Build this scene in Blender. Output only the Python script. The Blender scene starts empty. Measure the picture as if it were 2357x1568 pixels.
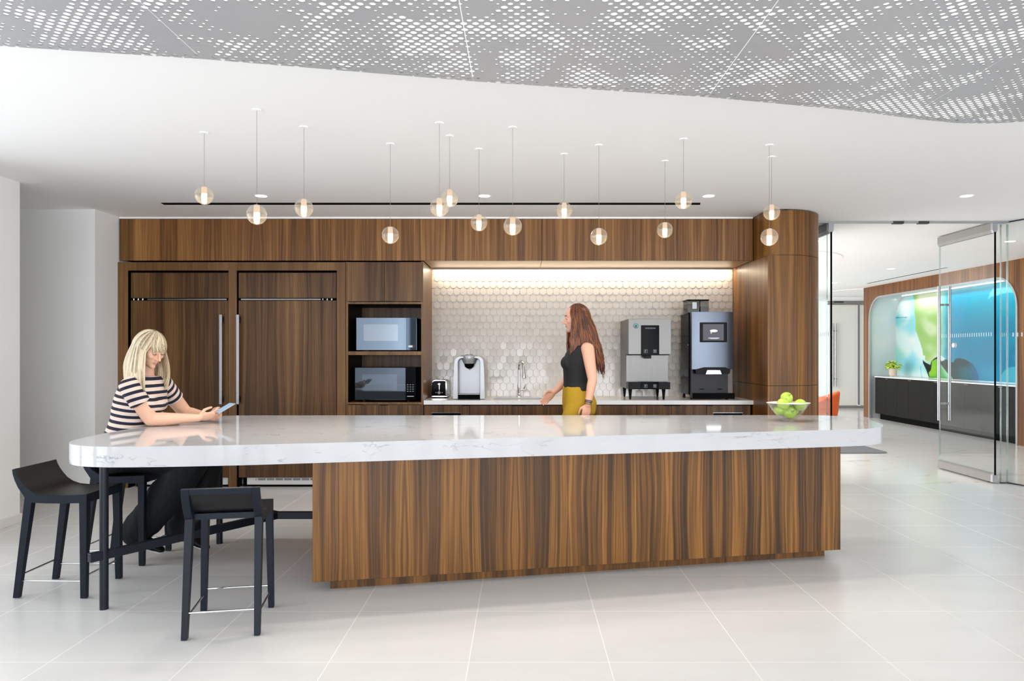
import bpy, bmesh, math, random
from mathutils import Vector, Matrix, noise as mnoise
PI = math.pi
rnd = random.Random(7)
scene = bpy.context.scene
COL = scene.collection

# ------------------------------------------------------------------ camera
F = 1636.0; CX = 1200.0; CY = 812.0; EYE = 1.35; CEIL = 2.705
cam = bpy.data.cameras.new('camera'); camo = bpy.data.objects.new('camera', cam); COL.objects.link(camo)
camo.location = (0, 0, EYE); camo.rotation_euler = (PI/2, 0, 0)
cam.sensor_width = 36; cam.lens = F/2357*36
cam.shift_x = -(CX-1178.5)/2357; cam.shift_y = (CY-784)/2357
cam.clip_start = 0.05; cam.clip_end = 200
scene.camera = camo

# ------------------------------------------------------------------ world, exposure, daylight
w = bpy.data.worlds.new('sky'); scene.world = w; w.use_nodes = True
w.node_tree.nodes['Background'].inputs[0].default_value = (0.86, 0.92, 1.0, 1)
w.node_tree.nodes['Background'].inputs[1].default_value = 1.0
vs = scene.view_settings
vs.view_transform = 'Standard'; vs.look = 'None'; vs.gamma = 1; vs.use_curve_mapping = False
vs.exposure = 0.13
cy = scene.cycles
cy.max_bounces = 8; cy.diffuse_bounces = 5; cy.glossy_bounces = 4; cy.transmission_bounces = 6
cy.transparent_max_bounces = 16; cy.caustics_reflective = False; cy.caustics_refractive = False
cy.sample_clamp_indirect = 4.0; cy.use_denoising = True; cy.blur_glossy = 0.5; cy.adaptive_threshold = 0.015

def area(name, loc, rot, sx, sy, power, col=(1, 1, 1), spread=180):
    l = bpy.data.lights.new(name, 'AREA'); l.shape = 'RECTANGLE'; l.size = sx; l.size_y = sy
    l.energy = power; l.color = col; l.spread = math.radians(spread)
    o = bpy.data.objects.new(name, l); COL.objects.link(o); o.location = loc; o.rotation_euler = rot
    return o
# daylight through the window wall behind the photographer and through the left-hand windows
area('daylight_back', (1.4, -10.85, 1.45), (PI/2, 0, 0), 10.6, 2.3, 860, (0.91, 0.955, 1.0), 172)
area('daylight_left', (-4.35, 2.1, 1.45), (0, -PI/2, 0), 2.2, 4.9, 92, (0.94, 0.97, 1.0), 150)
# added overhead fill behind the photographer, then a lamp for the perforated panels' glow
area('ceiling_fill', (-0.2, -2.2, 2.69), (0, 0, 0), 7.0, 4.5, 20, (1.0, 0.99, 0.97))
area('ceiling_backlight', (-0.2, 1.95, 2.688), (0, 0, 0), 6.6, 2.3, 19, (1.0, 0.99, 0.975))
area('fill_right', (6.84, -3.6, 1.45), (0, PI/2, 0), 2.2, 11.0, 240, (0.94, 0.97, 1.0), 165)  # added side fill from the right, no real window behind it
# added fill light for the lobby, from its unseen left side
area('fill_lobby', (-0.8, 11.9, 1.4), (0, -PI/2, 0), 2.3, 6.4, 330, (1.0, 0.985, 0.96))

# ------------------------------------------------------------------ helpers
def P(px, py, D):
    return ((px-CX)/F*D, D, EYE+(CY-py)/F*D)
def PX(px, D): return (px-CX)/F*D
def PZ(py, D): return EYE+(CY-py)/F*D
def lin(c):
    return tuple((x/255/12.92 if x/255 <= 0.04045 else ((x/255+0.055)/1.055)**2.4) for x in c)

class MB:
    """collects shapes and links them as one mesh"""
    def __init__(s): s.v = []; s.f = []; s.a = []; s.cur = 0.0
    def add(s, vs, fs):
        n = len(s.v); s.v += [tuple(v) for v in vs]; s.f += [tuple(i+n for i in f) for f in fs]
        s.a += [s.cur]*len(vs); return s
    def box(s, x0, x1, y0, y1, z0, z1):
        x0, x1 = min(x0, x1), max(x0, x1); y0, y1 = min(y0, y1), max(y0, y1); z0, z1 = min(z0, z1), max(z0, z1)
        v = [(x0,y0,z0),(x1,y0,z0),(x1,y1,z0),(x0,y1,z0),(x0,y0,z1),(x1,y0,z1),(x1,y1,z1),(x0,y1,z1)]
        return s.add(v, [(0,3,2,1),(4,5,6,7),(0,1,5,4),(1,2,6,5),(2,3,7,6),(3,0,4,7)])
    def hexa(s, b, t):
        return s.add(list(b)+list(t), [(0,3,2,1),(4,5,6,7),(0,1,5,4),(1,2,6,5),(2,3,7,6),(3,0,4,7)])
    def loft(s, rings, cap=True):
        n = len(rings[0]); v = [p for r in rings for p in r]; f = []
        for i in range(len(rings)-1):
            for j in range(n):
                f.append((i*n+j, i*n+(j+1) % n, (i+1)*n+(j+1) % n, (i+1)*n+j))
        if cap:
            f.append(tuple(range(n))[::-1]); f.append(tuple((len(rings)-1)*n+j for j in range(n)))
        return s.add(v, f)
    def prism(s, poly, a0, a1, axis='z'):
        """extrude a polygon: axis z -> poly is (x,y); y -> (x,z); x -> (y,z)"""
        def m(p, a): return (p[0],p[1],a) if axis == 'z' else ((p[0],a,p[1]) if axis == 'y' else (a,p[0],p[1]))
        ar = sum(poly[i][0]*poly[(i+1) % len(poly)][1]-poly[(i+1) % len(poly)][0]*poly[i][1] for i in range(len(poly)))
        if (ar < 0) != (axis == 'y'): poly = poly[::-1]
        return s.loft([[m(p, a0) for p in poly], [m(p, a1) for p in poly]])
    def lathe(s, prof, c=(0,0,0), n=32, rmod=None):
        rings = []
        for r, z in prof:
            rings.append([(c[0]+r*(rmod(2*PI*k/n, r, z) if rmod else 1)*math.cos(2*PI*k/n), c[1]+r*(rmod(2*PI*k/n, r, z) if rmod else 1)*math.sin(2*PI*k/n), c[2]+z) for k in range(n)])
        return s.loft(rings)
    def cyl(s, c, r, z0, z1, n=24, r1=None):
        return s.lathe([(r, z0-c[2] if len(c) > 2 else z0), (r if r1 is None else r1, z1-c[2] if len(c) > 2 else z1)], (c[0], c[1], c[2] if len(c) > 2 else 0), n)
    def tube(s, pts, rad, n=12, up=None, flat=1.0, round_ends=False):
        pts = [Vector(p) for p in pts]; m = len(pts)
        rad = rad if isinstance(rad, (list, tuple)) else [rad]*m
        tans = [((pts[min(i+1, m-1)]-pts[max(i-1, 0)]).normalized()) for i in range(m)]
        u = Vector(up) if up else (Vector((0,0,1)) if abs(tans[0].z) < 0.9 else Vector((1,0,0)))
        rings = []
        def ring(c, t, r, fl):
            nonlocal u
            a = u - t*u.dot(t)
            if a.length < 1e-5: a = t.orthogonal()
            a.normalize(); u = a; b = t.cross(a)
            r1, r2 = (r if isinstance(r, (tuple, list)) else (r, r*fl))
            return [c + b*(math.cos(2*PI*k/n)*r1) + a*(math.sin(2*PI*k/n)*r2) for k in range(n)]
        mul = lambda r, k: (tuple(x*k for x in r) if isinstance(r, (tuple, list)) else r*k)
        r0 = max(rad[0]) if isinstance(rad[0], (tuple, list)) else rad[0]
        r9 = max(rad[-1]) if isinstance(rad[-1], (tuple, list)) else rad[-1]
        if round_ends:
            for d, k in ((0.92, 0.38), (0.6, 0.8), (0.3, 0.95)): rings.append(ring(pts[0]-tans[0]*r0*d, tans[0], mul(rad[0], k), flat))
        for p, t, r in zip(pts, tans, rad): rings.append(ring(p, t, r, flat))
        if round_ends:
            for d, k in ((0.3, 0.95), (0.6, 0.8), (0.92, 0.38)): rings.append(ring(pts[-1]+tans[-1]*r9*d, tans[-1], mul(rad[-1], k), flat))
        return s.loft(rings)
    def ell(s, c, r, R=None, nu=16, nv=10):
        R = R or Matrix.Identity(3); c = Vector(c); rings = []
        for i in range(1, nv):
            th = PI*i/nv
            rings.append([c + R @ Vector((r[0]*math.sin(th)*math.cos(2*PI*k/nu), r[1]*math.sin(th)*math.sin(2*PI*k/nu), -r[2]*math.cos(th))) for k in range(nu)])
        n0 = len(s.v); s.loft(rings, cap=False)
        b = len(s.v); s.v += [tuple(c+R@Vector((0,0,-r[2]))), tuple(c+R@Vector((0,0,r[2])))]; s.a += [s.cur]*2
        for k in range(nu):
            s.f.append((n0+(k+1) % nu, n0+k, b)); q = n0+(nv-2)*nu
            s.f.append((q+k, q+(k+1) % nu, b+1))
        return s
    def mesh(s, name, origin=(0,0,0), smooth=None, flip=False):
        o = Vector(origin); me = bpy.data.meshes.new(name)
        me.from_pydata([(v[0]-o.x, v[1]-o.y, v[2]-o.z) for v in s.v], [], s.f)
        bm = bmesh.new(); bm.from_mesh(me); bmesh.ops.recalc_face_normals(bm, faces=bm.faces)
        big = [f for f in bm.faces if len(f.verts) > 4]
        if big: bmesh.ops.triangulate(bm, faces=big)
        bm.to_mesh(me); bm.free()
        if smooth is not None:
            me.shade_smooth(); me.set_sharp_from_angle(angle=math.radians(smooth))
        return me

def props(o, label=None, cat=None, group=None, kind=None):
    if label: o['label'] = label
    if cat: o['category'] = cat
    if group: o['group'] = group
    if kind: o['kind'] = kind
    return o
def root(name, loc, label, cat, group=None, kind=None, rz=0):
    o = bpy.data.objects.new(name, None); COL.objects.link(o); o.location = loc; o.rotation_euler = (0, 0, rz)
    o.empty_display_size = 0.1
    return props(o, label, cat, group, kind)
def wloc(o):
    v = Vector(o.location)
    while o.parent: o = o.parent; v = v + Vector(o.location)
    return v
def obj(name, mb, mat, parent=None, smooth=None, bevel=0, seg=2, label=None, origin=None, local=False):
    """link one mesh; coordinates in mb are world unless local"""
    if isinstance(mb, MB):
        og = (0,0,0) if local else (tuple(wloc(parent)) if parent else (origin or (0,0,0)))
        me = mb.mesh(name, og, smooth if smooth is not None else (35 if bevel else None))
    else: me = mb
    if isinstance(mat, (list, tuple)):
        for m in mat: me.materials.append(m)
    else: me.materials.append(mat)
    o = bpy.data.objects.new(name, me); COL.objects.link(o)
    if parent: o.parent = parent
    elif origin and isinstance(mb, MB): o.location = origin
    if bevel:
        b = o.modifiers.new('bevel', 'BEVEL'); b.width = bevel; b.segments = seg; b.limit_method = 'ANGLE'; b.angle_limit = math.radians(40)
        b.harden_normals = True
    if label: o['label'] = label
    return o
def copy_tree(o, parent=None):
    c = o.copy(); COL.objects.link(c); c.parent = parent
    for ch in list(o.children): copy_tree(ch, c)
    return c
def struct(name, mb, mat, label=None, **k):
    o = obj(name, mb, mat, **k); o['kind'] = 'structure'
    if label: o['label'] = label
    return o
def bake(mb, voxel, smooth_it=4, fac=0.5):
    me = mb.mesh('tmp'); t = bpy.data.objects.new('tmp', me); COL.objects.link(t)
    r = t.modifiers.new('r', 'REMESH'); r.mode = 'VOXEL'; r.voxel_size = voxel
    if smooth_it:
        q = t.modifiers.new('s', 'SMOOTH'); q.iterations = smooth_it; q.factor = fac
    dg = bpy.context.evaluated_depsgraph_get(); ev = t.evaluated_get(dg)
    out = bpy.data.meshes.new_from_object(ev, preserve_all_data_layers=False, depsgraph=dg)
    bpy.data.objects.remove(t); bpy.data.meshes.remove(me)
    out.shade_smooth()
    return out
def shift(me, o):
    me.transform(Matrix.Translation(-Vector(o))); return me

# ------------------------------------------------------------------ materials
class NT:
    def __init__(s, name):
        s.m = bpy.data.materials.new(name); s.m.use_nodes = True; s.t = s.m.node_tree; s.n = s.t.nodes; s.l = s.t.links
        s.b = s.n['Principled BSDF']; s.out = s.n['Material Output']
    def new(s, typ, **k):
        x = s.n.new(typ)
        for a, v in k.items(): setattr(x, a, v)
        return x
    def link(s, a, b): s.l.new(a, b)
    def math(s, op, a, b=None, c=None):
        x = s.new('ShaderNodeMath', operation=op)
        for i, q in enumerate((a, b, c)):
            if q is None: continue
            if hasattr(q, 'links'): s.link(q, x.inputs[i])
            else: x.inputs[i].default_value = q
        return x.outputs[0]
    def mix(s, f, a, b):
        x = s.new('ShaderNodeMix', data_type='RGBA')
        for i, q in ((0, f), (6, a), (7, b)):
            if hasattr(q, 'links'): s.link(q, x.inputs[i])
            else: x.inputs[i].default_value = q if i == 0 else (tuple(q)+(1,) if len(q) == 3 else q)
        return x.outputs[2]
    def ramp(s, f, stops, interp='LINEAR'):
        x = s.new('ShaderNodeValToRGB'); x.color_ramp.interpolation = interp; e = x.color_ramp.elements
        while len(e) < len(stops): e.new(0.5)
        for i, (p, c) in enumerate(stops): e[i].position = p; e[i].color = tuple(c)+(1,)
        s.link(f, x.inputs[0]); return x.outputs[0]
    def noise(s, vec, scale, detail=2, rough=0.5, dist=0, out='Fac'):
        x = s.new('ShaderNodeTexNoise'); x.inputs['Scale'].default_value = scale; x.inputs['Detail'].default_value = detail
        x.inputs['Roughness'].default_value = rough; x.inputs['Distortion'].default_value = dist
        if vec is not None: s.link(vec, x.inputs['Vector'])
        return x.outputs[out]
    def pos(s): return s.new('ShaderNodeNewGeometry').outputs['Position']
    def oc(s): return s.new('ShaderNodeTexCoord').outputs['Object']
    def sep(s, v):
        x = s.new('ShaderNodeSeparateXYZ'); s.link(v, x.inputs[0]); return x.outputs
    def comb(s, a, b, c):
        x = s.new('ShaderNodeCombineXYZ')
        for i, q in enumerate((a, b, c)):
            if hasattr(q, 'links'): s.link(q, x.inputs[i])
            else: x.inputs[i].default_value = q
        return x.outputs[0]
    def bump(s, h, strength=0.3, dist=0.002):
        x = s.new('ShaderNodeBump'); x.inputs['Strength'].default_value = strength; x.inputs['Distance'].default_value = dist
        s.link(h, x.inputs['Height']); s.link(x.outputs[0], s.b.inputs['Normal'])
    def set(s, **k):
        for a, v in k.items():
            i = s.b.inputs[a.replace('_', ' ')]
            if hasattr(v, 'links'): s.link(v, i)
            else: i.default_value = (tuple(v)[:3]+(1,)) if isinstance(v, (tuple, list)) and len(v) == 3 and len(i.default_value) == 4 else v
        return s

def simple(name, c, rough=0.5, metal=0.0, var=0.04, scale=8, bump=0, **k):
    n = NT(name); c = lin(c)
    f = n.noise(n.pos(), scale, 3)
    n.set(Base_Color=n.mix(f, [x*(1-var) for x in c], [min(1, x*(1+var)) for x in c]), Roughness=rough, Metallic=metal)
    n.set(**k)
    if bump: n.bump(n.noise(n.pos(), scale*20, 4), bump, 0.001)
    return n.m
def emit(name, c, strength):
    n = NT(name); e = n.new('ShaderNodeEmission'); e.inputs[0].default_value = tuple(c)+(1,); e.inputs[1].default_value = strength
    n.link(e.outputs[0], n.out.inputs[0]); return n.m
def brushed(name, c, rough=0.3, axis='z', var=0.12, metal=1.0):
    n = NT(name); c = lin(c); x, y, z = n.sep(n.pos())
    v = n.comb(n.math('MULTIPLY', x, 3 if axis == 'x' else 300), n.math('MULTIPLY', y, 300), n.math('MULTIPLY', z, 3 if axis == 'z' else 300))
    f = n.noise(v, 1, 2)
    n.set(Base_Color=n.mix(f, [q*(1-var) for q in c], [min(1, q*(1+var)) for q in c]), Roughness=rough, Metallic=metal)
    return n.m
def glass(name, tint=(0.97, 0.985, 0.98), refl=0.028, gain=0.5, rough=0.0, power=4.0):
    n = NT(name); tr = n.new('ShaderNodeBsdfTransparent'); tr.inputs[0].default_value = tuple(tint)+(1,)
    g = n.new('ShaderNodeBsdfGlossy'); g.inputs['Roughness'].default_value = rough
    lw = n.new('ShaderNodeLayerWeight'); lw.inputs[0].default_value = 0.5
    mx = n.new('ShaderNodeMixShader'); n.link(n.math('MULTIPLY_ADD', n.math('POWER', lw.outputs['Facing'], power), gain, refl), mx.inputs[0])
    n.link(tr.outputs[0], mx.inputs[1]); n.link(g.outputs[0], mx.inputs[2]); n.link(mx.outputs[0], n.out.inputs[0])
    return n.m

def wood(name, stops, leaf=0.36, rough=0.36, seed=0.0, contrast=1.0, fine=0.6, coat=0.0):
    """vertical-grain veneer laid leaf by leaf, mirrored at each leaf joint"""
    n = NT(name); x, y, z = n.sep(n.pos())
    h = n.math('ADD', x, n.math('MULTIPLY', y, 0.83))              # runs along any upright face
    h = n.math('ADD', h, seed)
    idx = n.math('FLOOR', n.math('DIVIDE', h, leaf*2))
    pp = n.math('PINGPONG', h, leaf)
    wob = n.noise(n.comb(n.math('MULTIPLY', pp, 3.0), n.math('MULTIPLY', idx, 0.13), n.math('MULTIPLY', z, 0.9)), 1.0, 2)
    u = n.math('ADD', pp, n.math('MULTIPLY', n.math('SUBTRACT', wob, 0.5), 0.085))
    zz = n.math('MULTIPLY', z, 0.35)
    band = n.noise(n.comb(n.math('MULTIPLY', u, 9.0), n.math('MULTIPLY', idx, 0.21), zz), 1.0, 3, 0.6)
    mid = n.noise(n.comb(n.math('MULTIPLY', u, 52.0), n.math('MULTIPLY', idx, 0.5), zz), 1.0, 3, 0.65)
    fin = n.noise(n.comb(n.math('MULTIPLY', h, 420.0), idx, n.math('MULTIPLY', z, 3.5)), 1.0, 2, 0.6)
    f = n.math('ADD', n.math('MULTIPLY', n.math('SUBTRACT', band, 0.5), 1.15*contrast), n.math('MULTIPLY', n.math('SUBTRACT', mid, 0.5), 0.95*contrast))
    f = n.math('ADD', f, n.math('MULTIPLY', n.math('SUBTRACT', fin, 0.5), 0.28*fine*2))
    f = n.math('ADD', f, 0.5)
    c = n.ramp(f, [(p, lin(q)) for p, q in stops])
    n.set(Base_Color=c, Roughness=rough, Specular_IOR_Level=0.32)
    n.bump(fin, 0.06, 0.0006)
    return n.m
def marble(name, base, vein, sc=1.0, rough=0.08, amount=0.5, stretch=(1.0, 2.2, 2.0), width=0.03):
    n = NT(name); x, y, z = n.sep(n.pos())
    v = n.comb(n.math('MULTIPLY', x, stretch[0]*sc), n.math('MULTIPLY', y, stretch[1]*sc), n.math('MULTIPLY', z, stretch[2]*sc))
    a = n.noise(v, 1.6, 4, 0.52, 0.9)
    b = n.math('ABSOLUTE', n.math('SUBTRACT', a, 0.5))
    mask = n.noise(v, 2.1, 2, 0.5)
    vn = n.math('MULTIPLY', n.math('SUBTRACT', 1.0, n.math('MINIMUM', n.math('DIVIDE', b, width), 1.0)),
                n.math('MULTIPLY', n.math('MAXIMUM', n.math('SUBTRACT', mask, 0.5), 0.0), 6*amount))
    cloud = n.noise(v, 3.0, 4, 0.6)
    c = n.mix(cloud, [q*0.93 for q in lin(base)], lin(base))
    c = n.mix(n.math('MINIMUM', vn, 0.85), c, lin(vein))
    n.set(Base_Color=c, Roughness=rough)
    return n.m

M = {}
M['wall'] = simple('wall_paint', (247, 247, 246), 0.85, var=0.01, scale=2)
M['ceil'] = simple('ceiling_paint', (250, 250, 250), 0.9, var=0.008, scale=1)
M['base'] = simple('baseboard_paint', (232, 230, 226), 0.45, var=0.01)
M['wood_cab'] = wood('walnut_cabinet', [(0.08, (36,22,9)), (0.36, (70,45,23)), (0.56, (93,63,34)), (0.86, (130,96,57))], leaf=0.30, contrast=1.0)
M['wood_bulk'] = wood('walnut_bulkhead', [(0.08, (56,34,15)), (0.36, (104,68,35)), (0.58, (136,93,50)), (0.88, (174,128,76))], leaf=0.22, seed=1.37, contrast=1.1)
M['wood_frame'] = wood('walnut_frame', [(0.06, (62,40,19)), (0.45, (104,72,39)), (0.85, (144,106,64))], leaf=0.5, seed=3.1, contrast=0.7, fine=1.2)
M['wood_isl'] = wood('walnut_island', [(0.06, (34,17,6)), (0.32, (70,44,17)), (0.52, (108,70,28)), (0.72, (146,99,45)), (0.95, (176,130,66))], leaf=0.37, seed=0.62, contrast=1.2)
M['wood_col'] = wood('walnut_column', [(0.06, (42,25,10)), (0.34, (78,50,22)), (0.58, (114,74,31)), (0.88, (154,107,50))], leaf=0.33, seed=2.2, contrast=1.05)
M['wood_lobby'] = wood('lobby_veneer', [(0.08, (58,31,10)), (0.45, (104,62,24)), (0.85, (148,98,46))], leaf=0.25, seed=4.0, contrast=1.0)
M['slab'] = marble('white_marble_slab', (198,199,202), (138,140,147), 2.6, 0.06, 0.7, (0.7, 1.6, 2.6), 0.016)
M['counter'] = marble('white_quartz', (238,238,238), (178,178,182), 2.6, 0.1, 0.35)
M['marble_floor'] = marble('marble_floor', (236,234,230), (150,146,142), 0.8, 0.14, 0.55, (0.45, 1.7, 1.0), 0.02)
M['black'] = simple('black_shadow_gap', (8,7,6), 0.8, Specular_IOR_Level=0.1)
M['black_gloss'] = simple('black_gloss', (8,9,11), 0.10, var=0.02, Specular_IOR_Level=0.03)
M['black_plastic'] = simple('black_plastic', (16,17,20), 0.35, Specular_IOR_Level=0.12)
M['dark_grey'] = simple('dark_grey_plastic', (66,66,70), 0.4, Specular_IOR_Level=0.2)
M['steel'] = brushed('brushed_steel', (100,98,96), 0.30, 'z')
M['steel_h'] = brushed('brushed_steel_pull', (158,159,162), 0.25, 'z')
M['chrome'] = simple('chrome', (225,225,228), 0.06, 1.0, var=0.01)
M['alu'] = simple('satin_aluminium', (132,129,125), 0.45, 0.3, var=0.03)
M['silver'] = simple('silver_plastic', (168,169,172), 0.34, 0.5, var=0.02)
M['silver_blue'] = brushed('blue_silver_panel', (100,107,119), 0.3, 'z', 0.05, 0.75)
M['stool'] = simple('black_stained_ash', (17,24,36), 0.45, var=0.22, scale=30, bump=0.08, Specular_IOR_Level=0.22)
M['stool_seat'] = simple('black_stained_seat', (18,18,20), 0.34, var=0.12, scale=30, Specular_IOR_Level=0.3)
M['leg'] = simple('black_powder_coat', (16,23,33), 0.38, var=0.05, Specular_IOR_Level=0.3)
M['glass'] = glass('clear_glass')
M['glass_edge'] = glass('glass_edge', (0.75, 0.84, 0.82), 0.25, 0.5)
M['bowl'] = glass('bowl_glass', (0.985, 0.995, 0.99), 0.06, 0.45, 0, 3.0)
def globe_mat():
    m = glass('globe_glass', (0.97, 0.945, 0.90), 0.03, 0.75, 0.02, 2.6); t = m.node_tree
    old = t.nodes['Material Output'].inputs[0].links[0].from_socket
    tl = t.nodes.new('ShaderNodeBsdfTranslucent'); tl.inputs[0].default_value = (1.0, 0.93, 0.84, 1)
    mx = t.nodes.new('ShaderNodeMixShader'); mx.inputs[0].default_value = 0.10
    t.links.new(old, mx.inputs[1]); t.links.new(tl.outputs[0], mx.inputs[2]); t.links.new(mx.outputs[0], t.nodes['Material Output'].inputs[0])
    return m
M['globe'] = globe_mat()
M['frost'] = simple('frosted_glass', (226,226,218), 0.35, var=0.01)
M['led'] = emit('led_strip', (1.0, 0.86, 0.66), 14)
M['led_w'] = emit('downlight_lens', (1.0, 0.95, 0.88), 9)
M['cove'] = emit('cove_light', (1.0, 0.95, 0.86), 4.5)
M['tube'] = emit('lamp_glow', (1.0, 0.80, 0.52), 12)
M['tube_f'] = emit('lamp_glow_upper', (1.0, 0.76, 0.58), 0.85)
M['plenum'] = emit('backlight', (1.0, 0.995, 0.98), 1.6)
M['orange'] = simple('orange_upholstery', (226,98,34), 0.8, var=0.05, scale=60, bump=0.1)
M['rug'] = simple('grey_rug', (112,113,118), 0.95, var=0.12, scale=14, bump=0.3)
M['cred'] = simple('black_credenza_veneer', (10,9,9), 0.5, var=0.3, scale=18, Specular_IOR_Level=0.15)
M['liner'] = simple('silver_niche_lining', (196,200,200), 0.3, 0.35, var=0.03)
M['grille'] = simple('white_grille', (226,226,224), 0.35, 0.2)
M['tile'] = simple('glazed_white_tile', (208,203,197), 0.13, var=0.03, scale=9)
M['grout'] = simple('tile_grout', (214,209,202), 0.7)
# ================================================================== floor, walls, ceiling
def floor_material():
    n = NT('porcelain_floor_tile'); x, y, z = n.sep(n.pos())
    def line(c, o, wd):
        t = n.math('FRACT', n.math('DIVIDE', n.math('SUBTRACT', c, o), 0.6105))
        d = n.math('MULTIPLY', n.math('SUBTRACT', 0.5, n.math('ABSOLUTE', n.math('SUBTRACT', t, 0.5))), 0.6105)
        return n.math('LESS_THAN', d, wd)
    g = n.math('MAXIMUM', line(x, -0.229, 0.0018), line(y, 3.099, 0.0014))
    cell = n.comb(n.math('FLOOR', n.math('DIVIDE', n.math('ADD', x, 0.229), 0.6105)), n.math('FLOOR', n.math('DIVIDE', n.math('SUBTRACT', y, 3.099), 0.6105)), 0)
    wn = n.new('ShaderNodeTexWhiteNoise'); n.link(cell, wn.inputs['Vector'])
    cl = n.noise(n.comb(n.math('MULTIPLY', x, 1.0), n.math('MULTIPLY', y, 3.0), n.math('MULTIPLY', wn.outputs['Value'], 9)), 2.0, 5, 0.6)
    base = n.mix(cl, lin((208,207,205)), lin((222,221,219)))
    base = n.mix(n.math('MULTIPLY', wn.outputs['Value'], 0.12), base, lin((205,204,203)))
    n.set(Base_Color=n.mix(g, base, lin((232,230,226))), Roughness=n.math('ADD', n.math('MULTIPLY', g, 0.4), 0.26))
    n.bump(g, 0.25, -0.001)
    return n.m
struct('floor', MB().box(-6.2, 8.5, -11.0, 7.31, -0.1, 0), floor_material(), 'large pale grey square porcelain floor tiles with thin joints')
struct('floor_lobby', MB().box(-1.2, 9.6, 7.31, 17.6, -0.1, 0.0), M['marble_floor'], 'white veined marble floor beyond the glass partition')
struct('ceiling', MB().box(-6.2, 9.6, -11.0, 17.6, CEIL, CEIL+0.12), M['ceil'], 'flat white painted ceiling over kitchen and lobby')
# left side: pier, shadowed recess and its far face
struct('wall_left', MB().box(-4.2, -3.99, 4.7, 5.655, 0, CEIL), M['wall'], 'white pier face at the far left beside the stools')
struct('wall_left_front', MB().box(-4.2, -3.99, -10.9, -0.6, 0, CEIL).box(-4.2, -3.99, -0.6, 4.7, 2.6, CEIL).box(-4.2, -3.99, -0.6, 4.7, 0, 0.28), M['wall'])
struct('wall_recess', MB().box(-6.2, -4.025, 6.71, 6.85, 0, CEIL).box(-6.2, -6.05, 5.65, 6.71, 0, CEIL).box(-6.05, -4.2, 5.5, 5.655, 0, CEIL), M['wall'], 'white wall at the back of the left-hand recess')
struct('wall_left_return', MB().box(-4.2, -4.025, 6.85, 7.95, 0, CEIL), M['wall'], 'short white return wall beside the refrigerator surround')
struct('baseboard_left', MB().box(-3.99, -3.977, 4.7, 5.655, 0, 0.072).box(-4.2, -3.977, 5.655, 5.668, 0, 0.072), M['base'], bevel=0.003)
struct('baseboard_recess', MB().box(-6.05, -4.03, 6.697, 6.71, 0, 0.072), M['base'])
struct('wall_back', MB().box(-4.2, 2.9, 7.83, 7.98, 0, CEIL), M['wall'])
struct('wall_right', MB().box(6.9, 7.1, -10.9, 3.2, 0, 0.3).box(6.9, 7.1, -10.9, 3.2, 2.6, CEIL).box(6.9, 7.1, 1.95, 3.2, 0.3, 2.6), M['wall'])
for k in range(5):  # made-up window frames in front of the added right-hand fill light
    y0 = -9.2+k*2.2
    struct('window_%d' % (k+20), MB().box(6.7, 6.83, y0, y0+0.12, 0.3, 2.6).box(6.75, 6.83, y0, y0+2.2, 0.3, 0.36).box(6.75, 6.83, y0, y0+2.2, 2.54, 2.6), M['black_plastic'])
# window wall behind the photographer
wb = MB().box(-4.2, 7.1, -11.0, -10.9, 0, 0.3).box(-4.2, 7.1, -11.0, -10.9, 2.6, CEIL)
struct('wall_front', wb, M['wall'])
for k in range(5):
    x0 = -3.9+k*2.15
    wf = struct('window_%d' % (k+1), MB().box(x0, x0+0.36, -10.8, -10.6, 0.3, 2.6).box(x0+1.05, x0+1.33, -10.8, -10.65, 0.3, 2.6).box(x0, x0+2.15, -10.8, -10.65, 0.3, 0.36).box(x0, x0+2.15, -10.8, -10.65, 2.54, 2.6), M['black_plastic'])
for k in range(4):
    y0 = -0.6+k*1.31
    struct('window_%d' % (k+6), MB().box(-4.15, -4.0, y0, y0+0.22, 0.28, 2.6).box(-4.15, -4.0, y0, y0+1.31, 0.28, 0.34).box(-4.15, -4.0, y0, y0+1.31, 2.54, 2.6), M['black_plastic'])

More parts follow.
